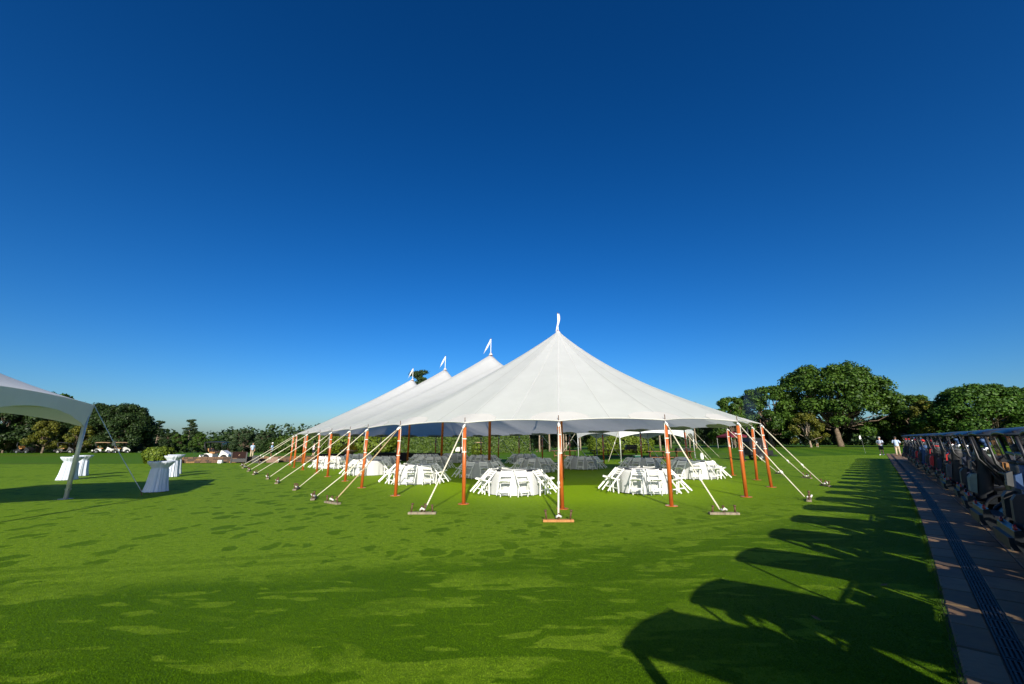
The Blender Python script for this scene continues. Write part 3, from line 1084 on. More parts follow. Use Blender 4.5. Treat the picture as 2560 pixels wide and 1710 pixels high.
def chair_meshes():
    W = .43
    top = Vector((0, -.06, .85)); ff = Vector((0, .44, 0))

    def onA(z, off=0.0):
        t = z / .85
        return Vector((0, ff.y + (top.y - ff.y) * t, z))
    d = (top - ff).normalized(); nrm = Vector((0, d.z, -d.y))
    out = {}
    for s, nm in ((-1, 'l'), (1, 'r')):
        b = MB(); x = s * (W / 2 - .015)
        a = ff + Vector((x, 0, 0)); c = top + Vector((x, 0, 0))
        b.bar(a, c, .022, .042, up=nrm)
        out['stile_' + nm] = b.mesh('stile')
        b = MB(); x = s * (W / 2 - .042)
        b.bar((x, .145, .52), (x, 0, 0), .022, .038, up=(0, .96, -.27))
        out['rear_' + nm] = b.mesh('rear_leg')
    zs = [(.815, .062), (.735, .05), (.665, .05)]
    out['slats'] = []
    for z, h in zs:
        b = MB()
        n = 6
        pts = []
        for i in range(n + 1):
            x = -W / 2 + .02 + (W - .04) * i / n
            bow = .018 * (1 - (2 * i / n - 1) ** 2)
            pts.append(onA(z) - nrm * bow + Vector((x, 0, 0)))
        vs = []
        for p in pts:
            for sz in (-1, 1):
                for sn_ in (-1, 1):
                    vs.append(p + d * (sz * h / 2) + nrm * (sn_ * .008))
        fs = []
        for i in range(n):
            a = i * 4; c = a + 4
            fs += [(a, a + 1, c + 1, c), (a + 2, c + 2, c + 3, a + 3), (a, c, c + 2, a + 2), (a + 1, a + 3, c + 3, c + 1)]
        fs += [(0, 2, 3, 1), (n * 4, n * 4 + 1, n * 4 + 3, n * 4 + 2)]
        b.add(vs, fs); out['slats'].append(b.mesh('back_slat'))
    b = MB()
    for i in range(6):
        y = .045 + i * .058
        b.box((0, y, .462), (W - .085, .054, .018))
    b.box((-W / 2 + .065, .19, .447), (.02, .34, .03)); b.box((W / 2 - .065, .19, .447), (.02, .34, .03))
    out['seat'] = b.mesh('seat')
    b = MB(); p = onA(.16); b.box(p, (W - .04, .02, .035)); out['front_rung'] = b.mesh('front_rung')
    b = MB(); b.box((0, .145 * .30, .52 * .30), (W - .09, .02, .032)); out['rear_rung'] = b.mesh('rear_rung')
    return out


CH = chair_meshes()


def make_chair(label, group, loc, rot):
    t = thing('folding_chair', label, 'chair', loc, rot, group)
    for k in ('stile_l', 'stile_r'): link('stile', CH[k], M['chair'], t)
    for k in ('rear_l', 'rear_r'): link('rear_leg', CH[k], M['chair'], t)
    for m_ in CH['slats']: link('back_slat', m_, M['chair'], t)
    for k in ('seat', 'front_rung', 'rear_rung'): link(k, CH[k], M['chair'], t)
    return t


SIDES = ['front left', 'front right', 'nearer left', 'nearer right', 'left end', 'right end', 'farther left', 'farther right', 'back left', 'back right']
SANG = [-18, 18, -54, 54, -90, 90, -126, 126, -162, 162]

tt = MB(); tt.lathe([(.0, .762), (.9, .762), (.905, .75), (.9, .735), (.0, .735)], 40); TTOP = tt.mesh('tabletop')
tl = MB(); tl.tube([(0, 0, 0), (0, 0, .735)], .016, 8); TLEG = tl.mesh('leg')

TABLES = [  # x, y, how to find it, number of chairs
    (.10, 15.2, 'sunlit table left of front centre pole', 0),
    (4.75, 15.2, 'sunlit table right of front centre pole', 4),
    (8.75, 20.15, 'right end sunlit table behind the strap', -6),
    (-4.35, 18.95, 'third sunlit table from left', 6),
    (-8.1, 23.75, 'second sunlit table from left', -4),
    (-12.7, 29.6, 'leftmost sunlit table', 9),
    (-1.65, 21.9, 'shaded table right of front left pole', -7),
    (1.42, 25.8, 'shaded table in the tent middle', 3),
    (4.75, 28.0, 'shaded table right of front centre pole', 8),
    (7.65, 24.1, 'shaded table before the trestle tables', -3),
    (-5.6, 29.2, 'shaded table behind third sunlit table', 5),
    (-2.2, 32.4, 'shaded table behind second centre pole', -8),
    (1.0, 35.4, 'farthest shaded table, right rear', 2),
    (-9.3, 29.4, 'shaded table behind second sunlit table', 7),
    (-7.2, 34.7, 'shaded table before the black buffet', -5),
    (-5.2, 37.8, 'shaded table in far middle', 0),
    (-13.4, 36.0, 'shaded table in far left corner', 6),
]
for ti, (x, y, desc, jit) in enumerate(TABLES):
    rng = random.Random(100 + ti)
    z = terrain(x, y)
    t = thing('banquet_table', 'round table under a white cloth, ' + desc, 'table', (x, y, z), (0, 0, 0), 'round tables under the big tent')
    link('tabletop', TTOP, M['plank'], t)
    for a in range(4):
        o = link('leg', TLEG, M['steel'], t); o.location = (.55 * math.cos(a * 1.5708 + .78), .55 * math.sin(a * 1.5708 + .78), 0)
    c = link('tablecloth', CLOTH[ti % 3], M['cloth']); c.location = (x, y, z); c.rotation_euler = (0, 0, rng.uniform(0, 6))
    tag(c, 'white floor-length cloth on the ' + desc, 'tablecloth', 'white cloths on the round tables')
    # direction towards the camera, seen from the table
    base = math.atan2(-y, -x)
    for nm, sa in zip(SIDES, SANG):
        if rng.random() < .06: continue
        a = base + R(sa + jit + rng.uniform(-5, 5))
        tilt = R(11.5 + rng.uniform(-1.2, 2.0))
        r = .925 + .85 * math.sin(tilt) + .06 + rng.uniform(0, .02) - .02
        make_chair('white chair tipped on %s, %s' % (desc, nm), 'folding chairs tipped against the round tables',
                   (x + r * math.cos(a), y + r * math.sin(a), z + .002), (tilt, rng.uniform(-.02, .02), a - math.pi / 2 + rng.uniform(-.12, .12)))

# white bundle on a table at the right
bb = MB(); rgn = random.Random(4)
bb.lathe([(.0, .0), (.30, .0), (.33, .07), (.27, .15), (.12, .19), (.0, .20)], 18, mod=lambda a, z: 1 + .22 * math.sin(3 * a + z * 9) + .12 * math.sin(7 * a))
o = bb.build('folded_linen', M['cloth'], smooth_=True); o.location = (8.3, 20.35, terrain(8.75, 20.15) + .777)
tag(o, 'crumpled white linen heaped on the right end sunlit table', 'linen')
# ---------------------------------------------------------------- cocktail tables by the left tent
CK = pleated('cloth', [(.32, 1.085), (.40, 1.084), (.41, 1.07), (.375, 1.01), (.30, .92), (.245, .845), (.240, .825), (.258, .79), (.275, .6), (.305, .3), (.36, .015)], 96,
             lambda z: 0 if z > 1.06 else (.07 if z > .86 else (.03 if z > .80 else .11)), 9, M['cloth_blue'])
bd = MB(); bd.lathe([(.252, .845), (.262, .836), (.252, .826)], 40); BAND = bd.mesh('tie_band')
bp_ = MB(); bp_.lathe([(.0, 1.07), (.36, 1.07), (.36, 1.05), (.0, 1.05)], 28); bp_.tube([(0, 0, .02), (0, 0, 1.05)], .04, 8); bp_.lathe([(.0, .02), (.2, .02), (.2, 0), (0, 0)], 20)
BPM = bp_.mesh('table_stand')
for i, (x, y, lab) in enumerate([(-13.15, 15.6, 'nearest cocktail table, in the shade of the left tent'),
                                 (-18.12, 22.2, 'cocktail table standing right behind the nearest shaded one'),
                                 (-19.6, 24.2, 'farthest cocktail table, sunlit, beside the round bush'),
                                 (-21.64, 20.4, 'leftmost cocktail table, half sunlit beyond the tent leg'),
                                 (-23.6, 22.8, 'cocktail table just behind the leftmost one at the tent leg')]):
    z = terrain(x, y)
    t = thing('cocktail_table', 'tall ' + lab, 'table', (x, y, z), (0, 0, i * .7), 'cocktail tables by the left tent')
    link('table_stand', BPM, M['steel'], t)
    c = link('cocktail_cloth', CK, M['cloth_blue']); c.location = (x, y, z); c.rotation_euler = (0, 0, i * 1.3)
    tag(c, 'pale gathered cloth on the ' + lab, 'tablecloth', 'gathered cloths on the cocktail tables')
    o = link('tie_band', BAND, M['cloth_blue'], c)
# ---------------------------------------------------------------- golf carts
def arch(cx, r, a0, a1, n=9):
    return [(cx + r * math.cos(R(a0 + (a1 - a0) * i / n)), .28 + r * math.sin(R(a0 + (a1 - a0) * i / n))) for i in range(n + 1)]


def cart_parts():
    P = []   # name, mesh, material key, parent index or None, location
    RX, FX, WR = -.72, .92, .27

    def put(name, b, key, parent=None, loc=None, sm=False):
        P.append((name, b.mesh(name, sm), key, parent, loc)); return len(P) - 1
    # rear body with wheel arches
    b = MB()
    poly = [(-1.24, .32), (-1.29, .44), (-1.27, .58), (-1.20, .60), (-1.17, .46), (-.90, .46), (-.86, .70), (-.60, .74), (-.12, .70), (-.08, .30)] + arch(RX, .35, 12, 168)
    b.prism(poly, -.58, .58)
    rear = put('rear_body', b, 'body')
    b = MB()
    for s in (-1, 1):
        pts = [(RX + .372 * math.cos(R(a)), s * .585, .28 + .372 * math.sin(R(a))) for a in range(0, 181, 15)]
        b.tube(pts, .028, 6)
    put('fender_lip', b, 'trim', rear, None, True)
    b = MB(); b.box((-1.28, 0, .42), (.10, 1.06, .15)); put('rear_bumper', b, 'trim', rear)
    for s in (-1, 1):
        b = MB(); b.lathe([(.0, -.02), (.045, -.02), (.05, 0), (.03, .012), (0, .016)], 10, axis='y'); b.v = [(-y, x, z) for x, y, z in b.v]
        put('tail_light', b, 'light', rear, (-1.245, s * .44, .60), True)
    # front cowl
    b = MB()
    poly = [(.42, .28), (.42, .36), (.52, .62), (.60, .98), (.68, 1.02), (.82, .92), (1.14, .74), (1.30, .62), (1.34, .45), (1.30, .30)] + arch(FX, .34, 8, 172)
    b.prism(poly, -.55, .55)
    cowl = put('front_cowl', b, 'body')
    for s in (-1, 1):
        b = MB(); b.box((1.27, s * .40, .63), (.10, .22, .09)); put('headlight', b, 'glass', cowl)
    b = MB(); b.box((.17, 0, .29), (.64, 1.08, .07)); put('floor', b, 'trim')
    # seats
    b = MB(); b.prism([(-.44, .70), (-.42, .86), (-.36, .885), (.02, .88), (.07, .84), (.06, .74)], -.55, .55); put('seat_cushion', b, 'seat')
    for s in (-1, 1):
        b = MB(); b.prism([(-.50, .92), (-.55, 1.14), (-.58, 1.22), (-.64, 1.22), (-.65, 1.12), (-.58, .90)], s * .27 - .21, s * .27 + .21); put('seat_back', b, 'seat')
    # arm rests / hip restraints
    for s in (-1, 1):
        b = MB(); b.tube([(-.45, s * .56, .80), (-.42, s * .575, 1.02), (-.25, s * .575, 1.06), (-.10, s * .57, .98), (-.05, s * .56, .84)], .022, 6); put('hip_rail', b, 'black', None, None, True)
    # rear shelf, sweater basket, bag rack
    b = MB(); b.box((-1.03, 0, .475), (.25, 1.04, .025)); put('bag_shelf', b, 'trim')
    b = MB(); b.box((-.76, 0, .90), (.16, .84, .18)); put('sweater_basket', b, 'black')
    b = MB()
    b.tube([(-.80, -.52, .80), (-.86, -.52, 1.12), (-.86, .52, 1.12), (-.80, .52, .80)], .02, 6)
    b.tube([(-.86, 0, 1.18), (-.82, 0, .82)], .018, 6)
    put('bag_rack', b, 'black', None, None, True)
    # roof
    b = MB()
    nx_, ny_ = 10, 8; vs = []
    for lay in (0, 1):
        for i in range(nx_ + 1):
            for j in range(ny_ + 1):
                u = i / nx_ * 2 - 1; v = j / ny_ * 2 - 1
                x = -.10 + 1.02 * u * (1 - .03 * v * v); y = .60 * v * (1 - .05 * u ** 4)
                ed = max(abs(u), abs(v))
                z = 1.885 - .05 * u * u - .035 * v * v - (.035 if ed > .99 else 0) - (0 if lay else .05 if ed < .99 else .035)
                vs.append((x, y, z))
    m_ = (nx_ + 1) * (ny_ + 1); fs = []
    for lay in (0, 1):
        for i in range(nx_):
            for j in range(ny_):
                a = lay * m_ + i * (ny_ + 1) + j
                q = (a, a + 1, a + ny_ + 2, a + ny_ + 1)
                fs.append(q if not lay else q[::-1])
    ring = [i * (ny_ + 1) for i in range(nx_ + 1)] + [nx_ * (ny_ + 1) + j for j in range(1, ny_ + 1)] + [i * (ny_ + 1) + ny_ for i in range(nx_ - 1, -1, -1)] + [j for j in range(ny_ - 1, 0, -1)]
    for k in range(len(ring)):
        a, c = ring[k], ring[(k + 1) % len(ring)]
        fs.append((a, c, c + m_, a + m_))
    b.add(vs, fs); put('roof', b, 'roof', None, None, True)
    for s in (-1, 1):
        b = MB(); b.tube([(-.66, s * .53, .76), (-.98, s * .54, 1.30), (-1.02, s * .54, 1.80)], .022, 6); put('rear_strut', b, 'black', None, None, True)
        b = MB(); b.tube([(.66, s * .52, .98), (.56, s * .54, 1.84)], .022, 6); put('front_strut', b, 'black', None, None, True)
        # rolled side curtain hanging by the rear strut
        b = MB(); b.tube([(-.98, s * .50, 1.82), (-.95, s * .52, 1.5), (-.80, s * .54, 1.18), (-.72, s * .53, .95)], [.035, .05, .045, .03], 7); put('rolled_curtain', b, 'curtain', None, None, True)
    b = MB(); b.add([(.63, -.50, 1.03), (.63, .50, 1.03), (.56, .51, 1.82), (.56, -.51, 1.82), (.622, -.50, 1.03), (.622, .50, 1.03), (.552, .51, 1.82), (.552, -.51, 1.82)],
                    [(0, 1, 2, 3), (7, 6, 5, 4), (0, 4, 5, 1), (1, 5, 6, 2), (2, 6, 7, 3), (3, 7, 4, 0)])
    put('windshield', b, 'pane')
    # steering
    b = MB(); b.tube([(.58, .27, .80), (.40, .27, 1.04)], .022, 6)
    pts = []
    c = Vector((.38, .27, 1.06)); ax = Vector((-.6, 0, .8)).normalized(); e1_ = Vector((0, 1, 0)); e2_ = ax.cross(e1_)
    pts = [c + e1_ * .17 * math.cos(R(a)) + e2_ * .17 * math.sin(R(a)) for a in range(0, 361, 30)]
    b.tube(pts, .015, 5)
    for a in (90, 210, 330):
        b.tube([c, c + e1_ * .17 * math.cos(R(a)) + e2_ * .17 * math.sin(R(a))], .012, 4)
    put('steering_wheel', b, 'black', None, None, True)
    # wheels
    ty = MB(); prof = [(.165, -.10), (.235, -.105), (.262, -.085), (.27, -.04), (.27, .04), (.262, .085), (.235, .105), (.165, .10)]
    ty.lathe(prof, 28, axis='y')
    for k in range(28):   # tread blocks
        a = 2 * math.pi * k / 28
        rot = Matrix.Rotation(-a, 3, 'Y')
        for yy in (-.06, .02):
            ty.box(rot @ Vector((.270, yy + (.02 if k % 2 else 0), 0)), (.012, .06, .03), rot)
    tym = ty.mesh('tyre', False)
    rm = MB(); rm.lathe([(.165, -.10), (.155, -.085), (.13, -.06), (.13, .06), (.155, .085), (.165, .10)], 24, axis='y')
    for s in (-1, 1):
        for k in range(7):
            a = 2 * math.pi * k / 7
            rot = Matrix.Rotation(-a, 3, 'Y')
            rm.box(rot @ Vector((.088, s * .075, 0)), (.13, .016, .026), rot)
        rm.lathe([(0, s * .09), (.036, s * .088), (.042, s * .07), (0, s * .065)], 12, axis='y')
    rmm = rm.mesh('rim', False)
    for x in (RX, FX):
        for s in (-1, 1):
            P.append(('wheel', None, None, None, (x, s * .47, WR + .004)))
            w = len(P) - 1
            P.append(('tyre', tym, 'rubber', w, None)); P.append(('rim', rmm, 'rim', w, None))
    b = MB()
    for x in (RX, FX): b.tube([(x, -.46, WR), (x, .46, WR)], .035, 6)
    b.box((.1, 0, .27), (1.9, .5, .06))
    put('chassis', b, 'black')
    return P


CART = cart_parts()
gm, gnt, gout = newmat('clear acrylic')
gb = N(gnt, 'ShaderNodeBsdfGlossy', None, Roughness=.05); gtr = N(gnt, 'ShaderNodeBsdfTransparent', None, Color=(.86, .90, .92, 1))
gl = N(gnt, 'ShaderNodeLayerWeight', None, Blend=.12)
gx_ = N(gnt, 'ShaderNodeMixShader', None, Fac=Math(gnt, 'MULTIPLY', gl.outputs['Fresnel'], .8))
gnt.links.new(gtr.outputs[0], gx_.inputs[1]); gnt.links.new(gb.outputs[0], gx_.inputs[2]); gnt.links.new(gx_.outputs[0], gout.inputs[0])
M['pane'] = gm
M['glasslens'] = plain('lamp lens', (.5, .52, .55), rough=.15, var=.05)


def make_cart(label, loc, rz, body='cartbody', roof='cartroof', seat='seattan', group=None, trim='carttrim', skip=(), slope=0.0):
    key = dict(body=body, roof=roof, seat=seat, trim=trim, light='redlens', glass='glasslens', black='black', curtain='blackcloth', pane='pane', rubber='rubber', rim='rim')
    t = thing('golf_cart', label, 'golf cart', loc, (0, slope, rz), group)
    t.scale = (1, .9, 1)
    objs = []
    for name, me, k, par, l in CART:
        if name in skip:
            objs.append(None); continue
        p = t if par is None else objs[par]
        if p is None:
            objs.append(None); continue
        if me is None:
            o = bpy.data.objects.new(name, None); COL.link(o); o.parent = p; o.empty_display_size = .05
        else:
            o = link(name, me, M[key[k]], p)
        if l: o.location = l
        objs.append(o)
    return t


# ---------------------------------------------------------------- golf bags
def bag_parts(seed):
    rng = random.Random(seed)
    P = []
    b = MB(); b.tube([(0, 0, 0), (0, 0, .04), (0, 0, .45), (.0, 0, .80), (0, 0, .88)], [.115, .125, .12, .13, .14], 14); P.append(('bag_body', b.mesh('bag_body', True), 'main'))
    b = MB(); b.lathe([(.135, .86), (.15, .87), (.15, .905), (.135, .91), (.12, .89)], 16); P.append(('collar', b.mesh('collar', True), 'second'))
    b = MB(); b.prism([(-.11, .12), (-.20, .14), (-.215, .40), (-.18, .48), (-.11, .50)], -.09, .09); P.append(('pocket', b.mesh('pocket'), 'second'))
    b = MB(); b.prism([(-.11, .55), (-.17, .56), (-.175, .72), (-.12, .76)], -.07, .07); P.append(('pocket', b.mesh('pocket'), 'main'))
    b = MB(); b.tube([(-.02, .125, .75), (-.05, .20, .60), (-.02, .13, .35)], .018, 5); P.append(('strap', b.mesh('strap', True), 'black'))
    for k in range(9):
        a = rng.uniform(0, 6.28); r = rng.uniform(.02, .10)
        p0 = Vector((r * math.cos(a), r * math.sin(a), .80))
        le = Vector((rng.uniform(-.05, .05), rng.uniform(-.05, .05), 1)).normalized()
        L = rng.uniform(.16, .26) + (.10 if k < 3 else 0)
        p1 = p0 + le * L
        b = MB(); b.tube([p0, p1], .006, 5)
        b.cur = 1
        h = rng.uniform(0, 6.28); hd = Vector((math.cos(h), math.sin(h), .15))
        if k < 3:
            b.tube([p1 - le * .06, p1 - le * .01, p1 + hd * .06, p1 + hd * .11], [.022, .045, .055, .02], 8)
            P.append(('club', b.mesh('club', True), ('chrome', rng.choice(['black', 'black', 'greybag', 'red', 'bluebag', 'seattan']))))
        else:
            b.tube([p1 - le * .02, p1 + hd * .03, p1 + hd * .08], [.012, .026, .018], 6, sx=.45)
            P.append(('club', b.mesh('club', False), ('chrome', 'chrome')))
    return P


BAGS = [bag_parts(11), bag_parts(12), bag_parts(13)]


def make_bag(var, label, parent_mat, loc, rz, main, second, group):
    t = thing('golf_bag', label, 'golf bag', loc, (0, 0, 0), group)
    t.rotation_euler = (R(random.Random(label).uniform(-3, 3)), R(9), rz)
    for name, me, k in BAGS[var]:
        mk = {'main': M[main], 'second': M[second], 'black': M['black']}
        mats = [M[x] for x in k] if isinstance(k, tuple) else [mk[k]]
        link(name, me, mats, t)
    return t


ORD = ['first', 'second', 'third', 'fourth', 'fifth', 'sixth', 'seventh', 'eighth', 'ninth', 'tenth', 'eleventh', 'twelfth', 'thirteenth', 'fourteenth', 'fifteenth', 'sixteenth', 'seventeenth', 'eighteenth', 'nineteenth', 'twentieth', 'twenty-first', 'twenty-second']
BAGCOL = [('blackbag', 'navy'), ('blackbag', 'greybag'), ('navy', 'blackbag'), ('blackbag', 'red'), ('blackbag', 'navy'), ('greybag', 'blackbag'), ('bluebag', 'blackbag'), ('blackbag', 'blackbag'), ('red', 'blackbag')]
CART_U0, CART_DU = .65, 2.03
FWD = math.atan2(VY, VX)          # carts face away from the lawn


def cart_row():
    rng = random.Random(21)
    for i in range(22):
        u = CART_U0 + i * CART_DU + (.62 if i == 0 else 0)
        v = 2.08 + rng.uniform(-.08, .08)
        x, y = uv(u, v); z = pz(u, v) + .005
        rz = FWD + rng.uniform(-.03, .03)
        if i < 4:
            lab = ['black golf cart casting the nearest shadow on the lawn', 'black golf cart casting the second shadow on the lawn', 'black golf cart casting the third shadow on the lawn', 'black golf cart casting the fourth shadow on the lawn'][i]
            pos = ['nearest off-frame', 'second off-frame', 'third off-frame', 'fourth off-frame'][i]
        else:
            lab = 'black golf cart, %s visible one from the near end of the parked row' % ORD[i - 4]
            pos = ORD[i - 4] + ' visible'
        gz = terrain(*uv(u, v + 1.5)) - terrain(*uv(u, v - .5))
        make_cart(lab, (x, y, z), rz, seat='seattan' if i % 3 != 1 else 'seatgrey', group='golf carts parked in a row on the paving', slope=-math.atan(gz / 2.0) * .6, skip=() if i % 3 == 0 else ('rolled_curtain',))
        ca, sa = math.cos(rz), math.sin(rz)
        for s in (-1, 1):
            if i in (0, 2, 5): continue
            lx, ly = -1.04, s * .27
            bx, by = x + ca * lx - sa * ly, y + sa * lx + ca * ly
            mc = BAGCOL[rng.randrange(len(BAGCOL))]
            if i == 20 and s == 1: mc = ('red', 'whitebag')
            if i == 6 and s == -1: mc = ('blackbag', 'greenbag')
            make_bag(rng.randrange(3), 'golf bag on the %s rear of the %s golf cart in the row' % ('right' if s < 0 else 'left', pos), None,
                     (bx, by, z + .492), rz + rng.uniform(-.2, .2), mc[0], mc[1], 'golf bags on the parked carts')


cart_row()

# single carts elsewhere
make_cart('white golf cart with a dark roof parked behind the stone wall', (-29.5, 41.3, terrain(-29.5, 41.3)), R(8), body='cartwhite', roof='black', seat='seattan', skip=('bag_rack', 'sweater_basket'))
make_cart('green golf cart with a tan roof by the ivy hedge', (-5.7, 70.0, terrain(-5.7, 70)), R(-70), body='cartgreen', roof='rooftan', seat='seatgrey')
make_cart('pale golf cart with a navy roof behind the small round bush', (-8.9, 72.0, terrain(-8.9, 72)), R(-105), body='cartwhite', roof='roofnavy', seat='rooftan')
for k, (x, y, lab) in enumerate([(-84.5, 71.5, 'far golf cart under the trees, leftmost of the far carts'), (-78.5, 72.5, 'far golf cart under the trees, second from the left'),
                                 (-73.0, 73.5, 'far white golf cart right of the tent leg'), (-69.5, 73.0, 'far white golf cart right of the tent leg, rightmost')]):
    make_cart(lab, (x, y, terrain(x, y)), R(20 * k), body='cartwhite' if k > 1 else 'carttrim', roof='black' if k < 2 else 'rooftan', seat='seattan', skip=('bag_rack', 'sweater_basket', 'hip_rail', 'tail_light', 'headlight'))
# ---------------------------------------------------------------- people
def rings_mesh(b, rings, n=10, cap=True):
    """rings: (centre, rx, ry) with rx across the body (y) and ry front to back (x)"""
    vs = []
    for c, rx, ry in rings:
        for k in range(n):
            a = 2 * math.pi * k / n
            vs.append((c[0] + ry * math.cos(a), c[1] + rx * math.sin(a), c[2]))
    fs = []
    for i in range(len(rings) - 1):
        for k in range(n):
            k2 = (k + 1) % n
            fs.append((i * n + k, i * n + k2, (i + 1) * n + k2, (i + 1) * n + k))
    if cap:
        fs.append(tuple(range(n - 1, -1, -1))); fs.append(tuple((len(rings) - 1) * n + k for k in range(n)))
    b.add(vs, fs)


def body_mesh(arms, stride):
    """one continuous skinned body; arms: two lists of elbow / wrist positions, stride: forward offset of the two feet"""
    V = [Vector((0, 0, .95)), Vector((0, 0, 1.15)), Vector((0, 0, 1.36)), Vector((0, 0, 1.46)), Vector((.015, 0, 1.54)), Vector((.02, 0, 1.64)), Vector((.01, 0, 1.72))]
    Rr = [(.15, .12), (.14, .11), (.16, .11), (.075, .07), (.055, .055), (.082, .10), (.06, .08)]
    E = [(0, 1), (1, 2), (2, 3), (3, 4), (4, 5), (5, 6)]
    for s, (el, wr), st in ((-1, arms[0], stride[0]), (1, arms[1], stride[1])):
        i = len(V)
        sh = Vector((0, s * .185, 1.385))
        V += [sh, Vector(el), Vector(wr)]
        Rr += [(.062, .062), (.042, .042), (.028, .032)]
        E += [(2, i), (i, i + 1), (i + 1, i + 2)]
        h = Vector(wr) + (Vector(wr) - Vector(el)).normalized() * .075
        V += [h]; Rr += [(.020, .042)]; E += [(i + 2, i + 3)]
        w0 = i + 2
        dv = (Vector(wr) - Vector(el)).normalized()
        side = dv.cross(Vector((0, s, .001))).normalized()
        for q in range(4):      # fingers
            j = len(V)
            f0 = h + side * (.028 - q * .019) + dv * .02
            f1 = f0 + dv * (.045 - abs(q - 1.3) * .008) + Vector((0, -s * .012, 0))
            V += [f0, f1]; Rr += [(.009, .009), (.007, .007)]; E += [(i + 3, j), (j, j + 1)]
        j = len(V)
        V += [Vector(wr) + dv * .03 + side * .045, Vector(wr) + dv * .075 + side * .058]; Rr += [(.010, .010), (.008, .008)]; E += [(i + 2, j), (j, j + 1)]
        i = len(V)
        V += [Vector((0, s * .095, .88)), Vector((st * .45 + .02, s * .10, .49)), Vector((st, s * .105, .09)), Vector((st + .02, s * .11, .045)), Vector((st + .15, s * .12, .035))]
        Rr += [(.085, .09), (.058, .06), (.040, .042), (.042, .04), (.036, .026)]
        E += [(0, i), (i, i + 1), (i + 1, i + 2), (i + 2, i + 3), (i + 3, i + 4)]
    me = bpy.data.meshes.new('body_cage'); me.from_pydata([tuple(v) for v in V], E, [])
    ob = bpy.data.objects.new('body_cage', me); COL.link(ob)
    md = ob.modifiers.new('skin', 'SKIN'); md.use_smooth_shade = True
    for i, sv in enumerate(me.skin_vertices[0].data):
        sv.radius = Rr[i]; sv.use_root = (i == 0)
    sd = ob.modifiers.new('sub', 'SUBSURF'); sd.levels = 1; sd.render_levels = 1
    dg = bpy.context.evaluated_depsgraph_get()
    res = bpy.data.meshes.new_from_object(ob.evaluated_get(dg)); res.name = 'body'
    bpy.data.objects.remove(ob)
    res.polygons.foreach_set('use_smooth', [True] * len(res.polygons))
    return res


def person(label, x, y, rz, arms, stride, skin, shirt, lower, long_legs, hat=None, hair='hair', scale=1.0, z=None):
    t = thing('person', label, 'person', (x, y, terrain(x, y) if z is None else z), (0, 0, rz)); t.scale = (scale,) * 3
    me = body_mesh(arms, stride)
    body = link('body', me, M[skin], t)
    # shirt: torso shell and sleeves
    b = MB()
    rings_mesh(b, [((0, 0, .90), .180, .135), ((0, 0, .98), .178, .14), ((0, 0, 1.12), .172, .135), ((0, 0, 1.28), .196, .142), ((0, 0, 1.38), .198, .125), ((0, 0, 1.44), .135, .095), ((0, 0, 1.475), .068, .07)], 14)
    for s, (el, wr) in ((-1, arms[0]), (1, arms[1])):
        sh = Vector((0, s * .175, 1.39)); e = Vector(el)
        b.tube([sh - Vector((0, s * .05, 0)), sh, sh.lerp(e, .45), sh.lerp(e, .80)], [.07, .082, .075, .074], 9)
    link('shirt', b.mesh('shirt', True), M[shirt], t)
    b = MB()
    rings_mesh(b, [((0, 0, .80), .185, .135), ((0, 0, .90), .178, .13), ((0, 0, 1.0), .160, .125)], 14)
    for s, st in ((-1, stride[0]), (1, stride[1])):
        hip = Vector((0, s * .092, .88)); kn = Vector((st * .45 + .02, s * .10, .49)); an = Vector((st, s * .105, .09))
        if long_legs: b.tube([hip, hip.lerp(kn, .5), kn, kn.lerp(an, .5), an + Vector((0, 0, -.02))], [.100, .098, .078, .070, .066], 10)
        else: b.tube([hip, hip.lerp(kn, .5), kn + Vector((0, 0, .04))], [.102, .102, .098], 10)
    link('trousers' if long_legs else 'shorts', b.mesh('trousers', True), M[lower], t)
    for s, st in ((-1, stride[0]), (1, stride[1])):
        b = MB(); b.tube([(st - .06, s * .107, .045), (st + .03, s * .11, .05), (st + .13, s * .118, .04), (st + .19, s * .12, .03)], [.042, .050, .045, .025], 8)
        link('shoe', b.mesh('shoe', True), M['white'] if not long_legs else M['brown'], t)
    # face
    b = MB(); b.tube([(.10, 0, 1.655), (.125, 0, 1.625), (.105, 0, 1.612)], [.010, .016, .010], 6); link('nose', b.mesh('nose', True), M[skin], body)
    for s in (-1, 1):
        b = MB(); b.lathe([(0, -.008), (.010, 0), (0, .008)], 6, (.098, s * .032, 1.655)); link('eye', b.mesh('eye', True), M['hair'], body)
        b = MB(); b.lathe([(0, -.03), (.016, -.01), (.018, .012), (0, .03)], 6, (.01, s * .083, 1.635)); link('ear', b.mesh('ear', True), M[skin], body)
    b = MB(); b.box((.100, 0, 1.588), (.012, .045, .008)); link('mouth', b.mesh('mouth'), M['red'], body)
    if hat:
        b = MB(); b.lathe([(.098, 1.685), (.102, 1.72), (.088, 1.765), (.05, 1.79), (.0, 1.798)], 12, (.005, 0, 0)); b.box((.13, 0, 1.69), (.13, .15, .012)); link('cap', b.mesh('cap', True), M[hat], t)
    else:
        b = MB(); b.lathe([(.094, 1.66), (.104, 1.70), (.094, 1.75), (.055, 1.785), (.0, 1.793)], 12, (-.018, 0, 0)); link('hair', b.mesh('hair', True), M[hair], t)
    return t


